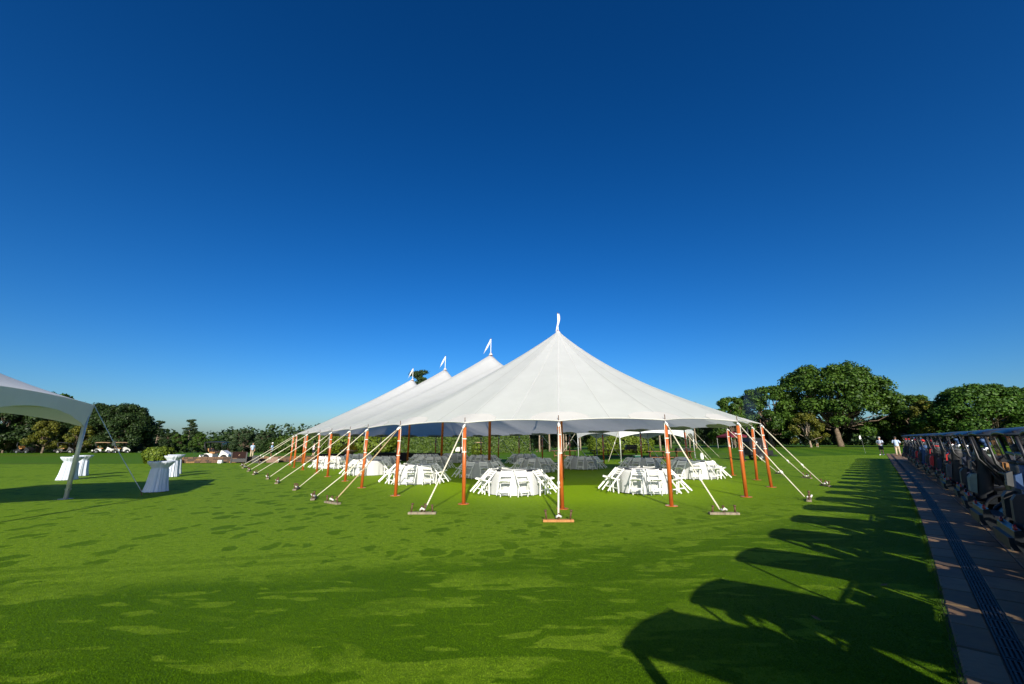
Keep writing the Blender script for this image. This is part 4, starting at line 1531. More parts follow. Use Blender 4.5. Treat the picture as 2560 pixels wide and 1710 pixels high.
HANG = (((.03, -.25, 1.12), (.08, -.24, .87)), ((.03, .25, 1.12), (.08, .24, .87)))
FOLD = (((.04, -.27, 1.14), (.20, -.08, 1.06)), ((.04, .27, 1.14), (.20, .08, 1.04)))
HOLD = (((.02, -.25, 1.13), (.22, -.12, 1.18)), ((.03, .25, 1.12), (.07, .24, .88)))
HIPS = (((-.06, -.33, 1.16), (.03, -.20, .99)), ((-.02, .27, 1.13), (.18, .22, 1.02)))
person('man in a light blue polo and khaki trousers standing behind the stone wall', -31.6, 50.2, R(-20), HANG, (-.05, .06), 'skin', 'polo_pale', 'khaki', True)
person('man in a white cap, blue shirt and dark shorts behind the stone wall', -29.1, 50.0, R(200), HOLD, (.05, -.04), 'skindark', 'polo_blue', 'shorts_dark', False, hat='white')
person('golfer in a pale pink shirt and dark shorts half hidden by a tent pole', -25.0, 52.0, R(30), HOLD, (.10, -.10), 'skin', 'polo_pink', 'shorts_dark', False)
person('man in a white polo and dark shorts on the green, feet apart', 36.9, 41.2, R(-160), FOLD, (.04, -.02), 'skin', 'polo_white', 'shorts_dark', False, hair='hairgrey')
person('man in a light blue shirt and khaki trousers seen from behind', 37.0, 39.6, R(35), HIPS, (.12, -.10), 'skindark', 'polo_pale', 'khaki', True)
person('distant golfer in a white shirt and khaki shorts before the oak', 60.5, 81.5, R(-120), FOLD, (.03, -.03), 'skin', 'polo_white', 'khaki', False)
person('cook in a white cap and dark clothes standing beside the smoker', 18.9, 34.0, R(20), HOLD, (.05, -.05), 'skin', 'shirt_dark', 'shorts_dark', True, hat='white')
# ---------------------------------------------------------------- trees, hedges, shrubs
def quads_mesh(name, c, nrm, size, rng, aspect=1.0):
    """leaf-clump quads: centres c, normals nrm, sizes"""
    n = len(c)
    nrm = nrm / np.linalg.norm(nrm, axis=1)[:, None]
    r = rng.normal(size=(n, 3))
    x = np.cross(nrm, r); x /= np.linalg.norm(x, axis=1)[:, None]
    y = np.cross(nrm, x)
    s = size[:, None] * .5
    j = lambda: rng.uniform(.65, 1.25, (n, 1))
    bend = nrm * s * .45
    v = np.stack([c - x * s * j() - y * s * .4 * j() * aspect, c + x * s * .25 - y * s * j() * aspect + bend, c + x * s * j() + y * s * .4 * aspect, c - x * s * .2 + y * s * j() * aspect + bend], 1)
    me = bpy.data.meshes.new(name)
    me.vertices.add(n * 4); me.vertices.foreach_set('co', v.reshape(-1))
    me.loops.add(n * 4); me.loops.foreach_set('vertex_index', np.arange(n * 4, dtype=np.int32))
    me.polygons.add(n); me.polygons.foreach_set('loop_start', np.arange(0, n * 4, 4, dtype=np.int32))
    me.update(calc_edges=True)
    return me


def lobes_leaves(lobes, n, size, seed, up=.35, flat=.75):
    """leaf clumps on and just inside the skin of many small lobes"""
    rng = np.random.default_rng(seed)
    L = np.array(lobes)                      # x,y,z,r
    w = L[:, 3] ** 2; w /= w.sum()
    idx = rng.choice(len(L), n, p=w)
    d = rng.normal(size=(n, 3)); d[:, 2] += up; d /= np.linalg.norm(d, axis=1)[:, None]
    rad = L[idx, 3] * (rng.uniform(.45, 1.08, n) ** .6)
    p = d * rad[:, None]; p[:, 2] *= flat
    c = L[idx, :3] + p + rng.normal(size=(n, 3)) * (L[idx, 3] * .13)[:, None]
    nr = d + rng.normal(size=(n, 3)) * .55 + np.array([0, 0, .35])
    return c, nr, rng.uniform(.6, 1.35, n) * size, rng


def limb(b, p0, p1, r0, r1, rng, wob=.08, n=5):
    p0 = Vector(p0); p1 = Vector(p1); L = (p1 - p0).length
    pts = []
    for i in range(n + 1):
        t = i / n
        q = p0.lerp(p1, t)
        if 0 < i < n: q += Vector((rng.uniform(-1, 1), rng.uniform(-1, 1), rng.uniform(-.5, .8))) * wob * L
        pts.append(q)
    b.tube(pts, [r0 + (r1 - r0) * (i / n) for i in range(n + 1)], 7)
    return pts


def broadleaf(key, h, w, trunk_h, n, size, seed, nl=46, flat=.72, round_=.6, lob=(.13, .22)):
    """returns (trunk mesh, crown mesh): trunk and limbs ending inside the lobes of the crown"""
    rng = random.Random(seed)
    b = MB()
    tr = max(.16, h * .028)
    limb(b, (0, 0, -.3), (rng.uniform(-.3, .3), rng.uniform(-.3, .3), trunk_h), tr * 1.25, tr * .85, rng, .02)
    lobes = []
    ch = h - trunk_h * .75
    for k in range(nl):
        a = k * 2.39996 + rng.uniform(-.3, .3)
        t = (k + .5) / nl
        zz = rng.uniform(0, 1) ** round_
        rr = math.sqrt(max(0, 1 - (zz * .94) ** 2)) * (rng.uniform(.35, 1) ** .5)
        rl = rng.uniform(*lob) * w * .5 * (1.05 if zz < .8 else .9)
        x = math.cos(a) * rr * (w * .5 - rl * .7); y = math.sin(a) * rr * (w * .5 - rl * .7)
        z = trunk_h * .75 + rl * .5 + zz * (ch - rl * 1.25) - .10 * h * rr * rr
        lobes.append((x, y, z, rl))
    for (x, y, z, rl) in lobes[::2]:
        s = Vector((x * .15, y * .15, trunk_h * rng.uniform(.75, 1.0) + max(0, (z - trunk_h)) * .15))
        limb(b, s, (x * .93, y * .93, z - rl * .2), tr * rng.uniform(.28, .5), .04, rng, .07)
    tm = b.mesh('trunk', True)
    c, nr, sz, r2 = lobes_leaves(lobes, n, size, seed, flat=flat)
    return tm, quads_mesh('crown', c, nr, sz, r2)


def pine(h, w, clear, n, size, seed):
    """tall pine: bare pole, irregular flat tufts on whorled branches"""
    rng = random.Random(seed)
    b = MB(); tr = h * .016 + .05
    top = Vector((rng.uniform(-.5, .5), rng.uniform(-.4, .4), h * .97))
    pts = limb(b, (0, 0, -.3), top, tr, .05, rng, .006, 7)
    lobes = []
    z = clear
    while z < h * .98:
        t = (z - clear) / (h - clear)
        for q in range(rng.choice((1, 2, 2, 3))):
            a = rng.uniform(0, 6.28); L = w * .5 * (1 - t ** 1.6 * .75) * rng.uniform(.45, 1.05)
            base = Vector((0, 0, -.3)).lerp(top, (z + .3) / (h * .97 + .3))
            e = base + Vector((math.cos(a) * L, math.sin(a) * L, L * rng.uniform(.05, .35)))
            limb(b, base, e, tr * .3, .025, rng, .05, 3)
            for s in (.55, .8, 1.0):
                p = base.lerp(e, s)
                lobes.append((p.x + rng.uniform(-.3, .3), p.y + rng.uniform(-.3, .3), p.z + rng.uniform(-.1, .3), w * rng.uniform(.05, .11)))
        z += h * rng.uniform(.022, .045)
    lobes.append((top.x, top.y, h - w * .08, w * .11))
    c, nr, sz, r2 = lobes_leaves(lobes, n, size, seed, up=.5, flat=.36)
    c = c + r2.normal(size=c.shape) * np.array([.16, .16, .09])
    return b.mesh('trunk', True), quads_mesh('crown', c, nr, sz, r2, .6)


TREE = {
    'oak': broadleaf('oak', 19.5, 30, 4.6, 46000, .44, 1, nl=120, flat=.6, round_=.62, lob=(.085, .165)),
    'oak2': broadleaf('oak2', 15, 17, 3.6, 17000, .42, 2, nl=60, flat=.62, round_=.7, lob=(.10, .19)),
    'dense': broadleaf('dense', 14, 19, 2.2, 36000, .37, 3, nl=95, flat=.8, round_=.55, lob=(.11, .19)),
    'mid': broadleaf('mid', 12, 11, 2.4, 15000, .34, 4, nl=52, flat=.75, lob=(.12, .20)),
    'small': broadleaf('small', 7, 7.5, 1.3, 8000, .26, 5, nl=40, flat=.8, lob=(.12, .20)),
    'airy': broadleaf('airy', 13, 11, 3.6, 8500, .36, 6, nl=40, flat=.55, round_=.6, lob=(.10, .18)),
    'pine': pine(19, 8.5, 8.0, 11000, .40, 7),
    'pine2': pine(16, 7.5, 4.5, 13000, .36, 8),
    'pine3': pine(21, 9.0, 11.5, 9000, .42, 9),
    'under': broadleaf('under', 5.2, 7.5, .5, 7000, .30, 10, nl=40, flat=.85),
}


def plant_tree(kind, label, x, y, rz=0, s=1.0, sz=None, leaf='leaf_oak', bark='bark', name=None, group=None, dz=0.0):
    t = thing(name or ('pine_tree' if kind.startswith('pine') else 'broadleaf_tree'), label, 'tree', (x, y, terrain(x, y) + dz), (0, 0, rz), group)
    t.scale = (s, s, sz or s)
    tm, cm = TREE[kind]
    link('trunk', tm, M[bark], t)
    link('crown', cm, M[leaf], t)
    return t


# right: the great oak and its neighbours
plant_tree('oak', 'great spreading oak right of the tent, the tallest and widest tree', 70.3, 88.0, .4, .95, .93, leaf='leaf_oak')
plant_tree('oak2', 'oak at the left flank of the great oak, above the right side poles', 57.0, 90.0, 1.2, .90, leaf='leaf_oak')
plant_tree('mid', 'smaller tree at the far left of the oak group, rising over the tent edge', 49.3, 91.0, .2, .95, leaf='leaf_oak')
plant_tree('oak2', 'oak at the right shoulder of the great oak, sloping down to the carts', 82.0, 83.0, 2.9, .72, leaf='leaf_oak')
plant_tree('mid', 'yellowing tree in front of the right shoulder of the great oak', 74.5, 72.0, 2.1, .70, leaf='leaf_yel')
plant_tree('small', 'small pale-trunked tree under the left side of the great oak', 58.5, 80.5, .6, .95, leaf='leaf_yel', bark='pinebark')
plant_tree('dense', 'dense round maple behind the row of golf carts', 78.5, 68.0, 1.0, .92, .74, leaf='leaf_dense')
plant_tree('mid', 'tall darker tree behind the right shoulder of the round maple', 92.0, 72.0, .5, .92, leaf='leaf_oak')
plant_tree('mid', 'yellowing low tree at the right edge below the maple', 88.0, 63.5, 3.0, .70, leaf='leaf_yel')
plant_tree('pine', 'dark conifer at the right edge of the photo', 95.0, 70.0, .5, .58, leaf='leaf_pine')
plant_tree('mid', 'dark tree between the great oak and the round maple', 84.5, 79.5, 1.7, .72, leaf='leaf_oak')
for k, (x, y, s, wh) in enumerate([(47.0, 99, 1.15, 'left of the maroon canopy'), (56.0, 101, 1.3, 'behind the smoke'), (66.0, 103, 1.3, 'left of the great oak trunk'), (79.0, 98, 1.3, 'right of the great oak trunk'),
                                   (88.0, 92, 1.4, 'behind the two men on the green'), (70.0, 95, 1.0, 'just behind the great oak trunk'), (92.5, 84.0, 1.3, 'behind the far end of the carts'), (61.0, 99, 1.1, 'behind the distant golfer')]):
    plant_tree('under', 'dark shrubby undergrowth %s' % wh, x, y, k * 1.1, s, leaf='leaf_dark', name='shrub', group='dark undergrowth below the oaks')

# behind the tents: pine wood with bare trunks
PW = [(3.5, 82, 'pine', 'with a pale trunk at the right end of the ivy hedge'), (5.8, 86, 'pine3', 'second right of the ivy hedge'), (8.2, 90, 'pine3', 'third right of the ivy hedge'), (10.6, 84, 'pine', 'fourth right of the ivy hedge'),
      (12.5, 95, 'pine3', 'left of the front centre pole, far back'), (14.6, 88, 'pine', 'hidden behind the front centre pole'), (17.0, 84, 'pine3', 'leaning just right of the front centre pole'),
      (19.5, 92, 'pine', 'behind the clipped shrubs on their left'), (23.5, 96, 'pine3', 'behind the clipped shrubs'), (27.4, 76, 'pine3', 'with a stout pale trunk under the white frame tent'),
      (31.0, 94, 'pine', 'with its trunk seen through the middle of the frame tent'), (35.5, 92, 'pine', 'seen through the right of the frame tent'), (38.5, 86, 'pine3', 'right of the frame tent'),
      (41.5, 96, 'pine2', 'left of the maroon canopy'), (33.0, 104, 'pine2', 'far behind the frame tent')]
for k, (x, y, kind, wh) in enumerate(PW):
    s = .50 if kind != 'pine2' else .46
    if k in (12,): s = .45
    plant_tree(kind, 'pine in the wood %s' % wh, x, y, k * 1.3, s + .03 * (k % 3), leaf='leaf_dark' if k % 3 else 'leaf_pine', bark='pinebark', group='pines behind the tents')
for k, (x, y, s, wh) in enumerate([(6, 100, 1.0, 'right of the ivy hedge'), (14, 103, 1.1, 'behind the front centre pole'), (22, 106, 1.1, 'behind the clipped shrubs'), (31, 108, 1.2, 'behind the white frame tent'), (40, 106, 1.1, 'right of the white frame tent'), (10, 97, .9, 'between the pale pine trunks')]):
    plant_tree('under', 'dark wood-edge shrub %s' % wh, x, y, k * .9, s, leaf='leaf_dark', name='shrub', group='dark shrubs in the pine wood')
plant_tree('pine2', 'tall pine whose flat top shows above the tent between its last two peaks', -19.6, 84.0, .3, 1.05, leaf='leaf_pine', bark='pinebark')

# left: trees beyond the field
LT = [('dense', -93, 74, .78, 'leaf_dark', 'dark broad tree behind the left tent, at the photo edge'), ('mid', -92, 80, 1.0, 'leaf_dense', 'tree whose top shows above the left tent roof'),
      ('dense', -86, 82, .70, 'leaf_dark', 'dark tree seen under the left tent canopy'), ('dense', -75.5, 79, .66, 'leaf_dark', 'big round dark tree right of the left tent'),
      ('small', -82.0, 72, .80, 'leaf_yel', 'yellow-green bushy tree under the left tent canopy'), ('small', -77.2, 73.5, .70, 'leaf_yel', 'yellow-green bush beside the left tent leg'),
      ('pine2', -88.5, 102, .50, 'leaf_pine', 'leaning pine right of the big round dark tree'), ('mid', -86.4, 104, .47, 'leaf_dark', 'dark bushy tree right of the leaning pine'),
      ('pine2', -82.8, 105, .54, 'leaf_pine', 'tall tiered pine standing above the left treeline'), ('mid', -82.0, 101, .42, 'leaf_oak', 'round tree below the tiered pine'), ('mid', -77.6, 102, .43, 'leaf_oak', 'round tree right of the tiered pine'),
      ('mid', -78.5, 108, .36, 'leaf_oak', 'low round tree left of the parked white cart'), ('small', -80.0, 112, .55, 'leaf_dark', 'low tree above the parked white cart'),
      ('small', -75.5, 110, .52, 'leaf_dark', 'low tree just right of the parked white cart'), ('oak2', -63.3, 97, .38, 'leaf_pine', 'lone tree standing above the man in the light blue polo'),
      ('oak2', -57.6, 96, .33, 'leaf_pine', 'smaller tree above the man in the white cap'), ('under', -72.0, 100, .60, 'leaf_dark', 'dark shrub mass left of the two men'), ('under', -57.0, 95, .6, 'leaf_dark', 'dark shrub mass right of the two men'),
      ('under', -88.0, 98, .70, 'leaf_dark', 'dark shrub mass below the leaning pine'), ('under', -82.0, 97, .65, 'leaf_dark', 'dark shrub mass below the tiered pine'), ('under', -81.0, 76, .95, 'leaf_dark', 'dark shrub mass behind the left tent leg'),
      ('under', -90.0, 73, .95, 'leaf_dark', 'dark shrub mass behind the left tent, at the photo edge'), ('under', -65.0, 102, .6, 'leaf_dark', 'dark shrub mass above the brown sign')]
for k, (kind, x, y, s, lf, lab) in enumerate(LT):
    plant_tree(kind, lab, x, y, k * 1.7, s, leaf=lf, bark='pinebark' if 'pine' in kind or kind == 'airy' else 'bark', name='shrub' if kind == 'under' else None, group='trees and shrubs beyond the left field')


# hedges and clipped shrubs
def leafy_box(name, label, x, y, rz, L, D, H, n, size, leaf, cat='hedge', seed=1, bumps=.25):
    rng = np.random.default_rng(seed)
    z0 = terrain(x, y)
    root = thing(name, label, cat, (x, y, z0), (0, 0, rz))
    fac = rng.choice(4, n, p=[.62, .24, .07, .07])
    c = np.zeros((n, 3)); nr = np.zeros((n, 3))
    c[:, 0] = rng.uniform(-L / 2, L / 2, n); c[:, 1] = rng.uniform(-D / 2, D / 2, n); c[:, 2] = rng.uniform(0.0, H, n)
    f = fac == 0; c[f, 1] = -D / 2; nr[f] = (0, -1, .3)
    f = fac == 1; c[f, 2] = H; nr[f] = (0, 0, 1)
    f = fac == 2; c[f, 0] = -L / 2; nr[f] = (-1, 0, .2)
    f = fac == 3; c[f, 0] = L / 2; nr[f] = (1, 0, .2)
    off = np.array([mnoise.noise(Vector((p[0] * .55, p[1] * .55 + seed, p[2] * .8))) + .5 * mnoise.noise(Vector((p[0] * 1.9, seed, p[2] * 1.9))) for p in c])
    c += nr * (off[:, None] * bumps + rng.uniform(-.14, .06, n)[:, None])
    c[:, 2] = np.maximum(c[:, 2], .05)
    link('foliage', quads_mesh('foliage', c, nr + rng.normal(size=(n, 3)) * .5, rng.uniform(.6, 1.3, n) * size, rng), M[leaf], root)
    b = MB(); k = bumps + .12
    b.box((0, 0, (H - k) / 2), (L - 2 * k, max(.1, D - 2 * k), H - k)); b.build('dark_core', M['core'], root)  # solid dark box blocking the view, coloured as the hedge's inner shade
    return root


def leafy_ball(name, label, x, y, rx, ry, H, n, size, leaf, seed=1, cat='shrub', group=None, zc=None):
    rng = np.random.default_rng(seed)
    root = thing(name, label, cat, (x, y, terrain(x, y)), (0, 0, 0), group)
    d = rng.normal(size=(n, 3)); d /= np.linalg.norm(d, axis=1)[:, None]
    off = np.array([mnoise.noise(Vector((p[0] * 2.2 + seed, p[1] * 2.2, p[2] * 2.2))) for p in d])
    rad = 1 + off * .14 + rng.uniform(-.12, .05, n)
    sq = np.sign(d) * np.abs(d) ** .8
    c = sq * rad[:, None] * np.array([rx, ry, H * .52]); c[:, 2] += H * .48; c[:, 2] = np.maximum(c[:, 2], .04)
    link('foliage', quads_mesh('foliage', c, d + rng.normal(size=(n, 3)) * .5, rng.uniform(.6, 1.3, n) * size, rng), M[leaf], root)
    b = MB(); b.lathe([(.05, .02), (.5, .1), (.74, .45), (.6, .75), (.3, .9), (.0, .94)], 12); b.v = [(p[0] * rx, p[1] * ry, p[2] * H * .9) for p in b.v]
    b.build('dark_core', M['core'], root, smooth_=True)  # solid dark body under the leaves, coloured as the shrub's inner shade
    return root


leafy_box('ivy_hedge', 'tall clipped ivy hedge behind the tent and the tan-roofed cart', -9.3, 79.0, 0.02, 25.0, 2.0, 4.6, 15000, .30, 'leaf_hedge', seed=2)
for k, (x, y, rx, H, lf, wh) in enumerate([(-41.5, 80, 4.5, 3.3, 'leaf_hedge', 'at the left end of the hedge line'), (-36.0, 78, 4.6, 3.9, 'leaf_hedge', 'second in the hedge line, behind the far left poles'), (-30.5, 77, 4.4, 4.2, 'leaf_lime', 'behind the golfer in pink'),
                                           (-25.5, 76, 4.2, 4.1, 'leaf_lime', 'behind the flower planter'), (-47.0, 86, 4.4, 3.0, 'leaf_dark', 'right of the man in the white cap')]):
    leafy_ball('hedge_shrub', 'large unclipped green shrub %s' % wh, x, y, rx, 2.6, H, 6000, .36, lf, seed=20 + k, group='shrubs of the hedge line left of the ivy hedge')
leafy_ball('clipped_shrub', 'round clipped bush beside the left end of the stone wall', -31.2, 36.6, 1.0, 1.0, 1.40, 3200, .16, 'leaf_lime', seed=31)
leafy_ball('clipped_shrub', 'small round bush in front of the tan-roofed cart', -5.2, 62.0, .85, .8, 1.55, 1500, .16, 'leaf_lime', seed=32)
for k, (x, y, rx, H, wh) in enumerate([(13.2, 61, 1.9, 2.7, 'left of the three big clipped shrubs under the frame tent'), (16.3, 61.5, 2.1, 2.8, 'middle of the three big clipped shrubs under the frame tent'), (19.2, 61.5, 1.8, 2.55, 'right of the three big clipped shrubs under the frame tent')]):
    leafy_ball('clipped_shrub', 'big round clipped shrub, ' + wh, x, y, rx, 1.8, H, 3000, .24, 'leaf_lime', seed=40 + k, group='three clipped shrubs behind the frame tent')


def far_woods():
    """one mass of distant woodland closing the horizon"""
    rng = np.random.default_rng(77)
    lobes = []
    for k in range(520):
        a = rng.uniform(-64, 64)
        d = rng.uniform(165, 235)
        x, y = d * math.sin(R(a)), d * math.cos(R(a))
        H = 7.5 + 3.2 * mnoise.noise(Vector((a * .12, 3, 0))) + rng.uniform(-1.5, 1.8)
        r_ = rng.uniform(2.8, 5.0)
        base = terrain(x, y)
        for z in np.arange(1.5, H, 2.6):
            lobes.append((x + rng.uniform(-1, 1), y + rng.uniform(-1, 1), base + z, r_ * (1 - .45 * z / H)))
    c, nr, sz, r2 = lobes_leaves(lobes, 42000, 1.15, 78, up=.3, flat=.8)
    o = link('far_woods', quads_mesh('far_woods', c, nr, sz, r2), M['leaf_dark']); o['kind'] = 'stuff'
    tag(o, 'distant dark woodland closing the horizon beyond the course', 'woods')


far_woods()
# ---------------------------------------------------------------- stone wall, planter, sign, buffet, picnic tables, smoker
def stone_wall(name, label, pts, h, th, seed):
    rng = random.Random(seed)
    root = thing(name, label, 'wall', (pts[0][0], pts[0][1], terrain(*pts[0])))
    off = root.location.copy()
    core = MB(); stones = []
    for (a, b_) in zip(pts[:-1], pts[1:]):
        A, B = Vector(a), Vector(b_); d = (B - A); L = d.length; d.normalize()
        ang = math.atan2(d.y, d.x)
        rot = Matrix.Rotation(ang, 3, 'Z')
        mid = (A + B) / 2
        core.box((mid.x, mid.y, terrain(mid.x, mid.y) + (h - .04) / 2), (L, th - .07, h - .04), rot)
        z = 0; row = 0
        while z < h - .03:
            rh = rng.uniform(.085, .15)
            if z + rh > h - .05: rh = h - z
            s = 0.0
            while s < L - .02:
                w = min(rng.uniform(.22, .62), L - s)
                if L - s - w < .12: w = L - s
                stones.append((A + d * (s + w / 2), ang, w - .02, rh - .014, z + rh / 2))
                s += w
            z += rh; row += 1
    core.build('mortar_core', M['mortar'], root, off=off)
    keys = ['stone', 'stone2', 'stone3', 'stone', 'stone3']
    stones.sort(key=lambda s_: s_[0].length)
    rest = {}
    for i, (c, ang, w, rh, z) in enumerate(stones):
        rot = Matrix.Rotation(ang + rng.uniform(-.02, .02), 3, 'Z')
        k = rng.choice(keys); p = Vector((c.x, c.y, terrain(c.x, c.y) + z)); sz = (w, th + rng.uniform(-.03, .03), rh)
        if i < 240:
            b = MB(); b.box((0, 0, 0), sz, rot, taper=.97); o = b.build('stone', M[k], root); o.location = p - off
        else:
            rest.setdefault(k, MB()).box(p, sz, rot, taper=.97)
    for k, b in rest.items():
        o = b.build('stones_beyond', M[k], root, off=off); o['kind'] = 'stuff'
    return root


stone_wall('stone_wall', 'low brown fieldstone wall along the back of the lawn', [(-30.2, 36.7), (-23.5, 38.2), (-18.5, 40.2), (-14.0, 43.0), (-10.0, 46.6), (-6.0, 51.0)], .52, .42, 6)
# buff accent block at the wall's near end
b = MB(); b.box((0, 0, .14), (.62, .40, .28)); o = b.build('corner_stone', M['stone2']); o.location = (-29.3, 36.45, 0); tag(o, 'squared ochre block at the left foot of the stone wall', 'stone')

# planter on a stone pier
px_, py_ = -16.2, 41.0
t = thing('flower_planter', 'stone pier with a buff bowl planter of yellow flowers on the wall', 'planter', (px_, py_, 0))
rng = random.Random(2)
for r_ in range(6):
    for k in range(4):
        b = MB(); a = k * 1.5708 + (r_ % 2) * .2
        b.box((.22 * math.cos(a) * .9, .22 * math.sin(a) * .9, .075 + r_ * .125), (.46 - .02 * (k % 2), .42, .115), Matrix.Rotation(a, 3, 'Z')); b.build('stone', M[rng.choice(['stone', 'stone2', 'stone3'])], t)
b = MB(); b.lathe([(.0, .75), (.35, .75), (.62, .86), (.78, .98), (.80, 1.06), (.72, 1.06), (.60, 1.0), (.0, .98)], 24); b.build('bowl', M['buff'], t, smooth_=True)
rg = np.random.default_rng(4); n = 900
d = rg.normal(size=(n, 3)); d[:, 2] = np.abs(d[:, 2]); d /= np.linalg.norm(d, axis=1)[:, None]
c = d * np.array([.85, .7, .55]) * rg.uniform(.6, 1.1, (n, 1)); c[:, 2] += 1.02
link('flowers', quads_mesh('flowers', c, d + rg.normal(size=(n, 3)) * .5, rg.uniform(.06, .14, n), rg), M['flower'], t)

# brown sign, bin and pale block in front of the wall
t = thing('notice_board', 'dark brown board sign with a small brass emblem before the wall', 'sign', (-24.3, 36.9, 0), (0, 0, R(16)))
b = MB(); b.box((0, 0, .68), (1.05, .06, .50)); b.build('board', M['brownboard'], t)
b = MB(); b.box((0, -.002, .95), (1.16, .09, .06)); b.build('top_rail', M['brownboard'], t)
for s in (-1, 1):
    b = MB(); b.box((s * .58, 0, .46), (.10, .10, .92)); b.build('post', M['black'], t)
b = MB(); b.box((0, .02, .24), (1.04, .05, .30)); b.build('lower_board', M['black'], t)
b = MB(); b.lathe([(0, -.04), (.055, -.036), (.065, -.031), (0, -.031)], 12, (0, 0, .70), axis='y'); b.v = [(x, y - .70, z + .70) if False else (x, y, z) for x, y, z in b.v]
emb = MB()
emb.tube([(-.05, -.045, .62), (.0, -.045, .76), (.04, -.045, .70), (.01, -.045, .66)], .014, 5); emb.tube([(-.02, -.045, .60), (.05, -.045, .76)], .010, 5)
emb.build('emblem', M['emblem'], t)
b = MB(); b.box((0, 0, .30), (.52, .42, .60), taper=1.06); b.box((0, 0, .615), (.58, .48, .03)); o = b.build('waste_bin', M['black']); o.location = (-22.95, 37.2, 0); o.rotation_euler = (0, 0, .3); tag(o, 'square black bin right of the brown board sign', 'bin')
b = MB()
for r_ in range(3): b.box((0, 0, .085 + r_ * .16), (.92 - .02 * r_, .44, .15))
o = b.build('stone_block', plain('pinkish block', (.22, .14, .105), rough=.85, var=.2, bump=.3)); o.location = (-21.7, 37.7, 0); o.rotation_euler = (0, 0, .35); tag(o, 'pale pinkish stone block right of the black bin', 'stone block')
b = MB(); b.box((0, 0, .13), (.34, .24, .26)); o = b.build('utility_box', M['white']); o.location = (-25.9, 36.9, 0); tag(o, 'small white box at the foot of the stone wall', 'utility box')

# black draped buffet tables
for k, (x, y, rz, L, lab) in enumerate([(-17.0, 38.9, .55, 2.6, 'black draped buffet table at the left rear of the tent'), (-12.3, 42.6, .62, 3.6, 'black draped buffet table behind the left row of tables'), (-9.0, 41.2, .2, 3.6, 'black draped buffet table behind the far left shaded tables')]):
    b = MB(); n_ = 60; prof = [(1.0, .76), (1.01, .74), (1.015, .4), (1.03, .02)]
    vs = []
    for sc, z in prof:
        for i in range(n_):
            a = 2 * math.pi * i / n_; cx_ = math.copysign(abs(math.cos(a)) ** .22, math.cos(a)); cy_ = math.copysign(abs(math.sin(a)) ** .22, math.sin(a))
            wv = 1 + (.02 * math.sin(i * 2.1) if z < .7 else 0)
            vs.append((cx_ * L / 2 * sc * (1 + (wv - 1) * .3), cy_ * .40 * sc * wv, z))
    b.add(vs, [(r_ * n_ + i, r_ * n_ + (i + 1) % n_, (r_ + 1) * n_ + (i + 1) % n_, (r_ + 1) * n_ + i) for r_ in range(3) for i in range(n_)] + [tuple(range(n_))])
    t = thing('buffet_table', lab, 'table', (x, y, terrain(x, y)), (0, 0, rz), 'black draped buffet tables')
    b.build('drape', M['blackcloth'], t)
    b = MB(); b.box((0, 0, .735), (L - .06, .72, .03)); b.build('tabletop', M['plank'], t)


# long wooden picnic tables
def picnic(label, x, y, rz, L):
    t = thing('picnic_table', label, 'picnic table', (x, y, terrain(x, y)), (0, 0, rz), 'wooden trestle tables behind the tent')
    for k in range(4):
        b = MB(); b.box((0, -.30 + k * .20, .76), (L, .185, .045)); b.build('board', M['darkwood'], t)
    nleg = max(2, int(L / 1.5) + 1)
    for i in range(nleg):
        xx = -L / 2 + .35 + (L - .7) * i / (nleg - 1)
        for s in (-1, 1):
            b = MB(); b.bar((xx, -s * .34, 0), (xx, s * .20, .735), .09, .05, up=(1, 0, 0)); b.build('leg', M['darkwood'], t)
        b = MB(); b.box((xx, 0, .70), (.07, .66, .07)); b.build('cleat', M['darkwood'], t)
    b = MB(); b.box((0, 0, .20), (L - .7, .05, .09)); b.build('stretcher', M['darkwood'], t)
    return t


picnic('long dark trestle table in front of the clipped shrubs', 12.0, 48.0, .05, 5.6)
picnic('trestle table seen right of the front centre pole', 6.3, 49.5, .0, 3.2)
picnic('long sunlit trestle table under the right half of the frame tent', 15.0, 39.3, .06, 4.6)


def box_grill(label, x, y, z, rz, L, H):
    t = thing('box_grill', label, 'grill', (x, y, z), (0, 0, rz))
    b = MB(); b.prism([(-L / 2, 0), (L / 2, 0), (L / 2, H * .55), (L / 2 - .03, H * .6), (-L / 2 + .03, H * .6), (-L / 2, H * .55)], -.26, .26); b.build('firebox', M['blacksteel'], t)
    b = MB(); b.prism([(-L / 2, H * .62), (L / 2, H * .62), (L / 2 - .04, H * .9), (L / 2 - .12, H), (-L / 2 + .12, H), (-L / 2 + .04, H * .9)], -.27, .27); b.build('lid', M['blacksteel'], t)
    b = MB(); b.tube([(-L * .3, -.27, H * .72), (-L * .3, -.33, H * .74), (L * .3, -.33, H * .74), (L * .3, -.27, H * .72)], .015, 5); b.build('handle', M['steel'], t)


tz = terrain(16, 39.3) + .785
box_grill('low black box grill on the right end of the sunlit trestle table', 16.3, 39.4, tz, .06, 1.35, .26)
box_grill('tall black cooker box on the dark trestle table', 13.9, 48.1, terrain(13.9, 48) + .785, .05, 1.25, .55)
t = thing('gas_bottle', 'white gas bottle on the grass by the frame tent leg', 'gas bottle', (17.6, 38.4, terrain(17.6, 38.4)))
b = MB(); b.lathe([(.0, .03), (.13, .03), (.155, .10), (.155, .38), (.12, .46), (.0, .48)], 16); b.build('tank', M['white'], t, smooth_=True)
b = MB(); b.lathe([(.10, .44), (.11, .58), (.095, .58), (.09, .45)], 14); b.build('collar', M['white'], t)
b = MB(); b.lathe([(.11, 0), (.115, .04), (.10, .04)], 14); b.build('foot_ring', M['white'], t)

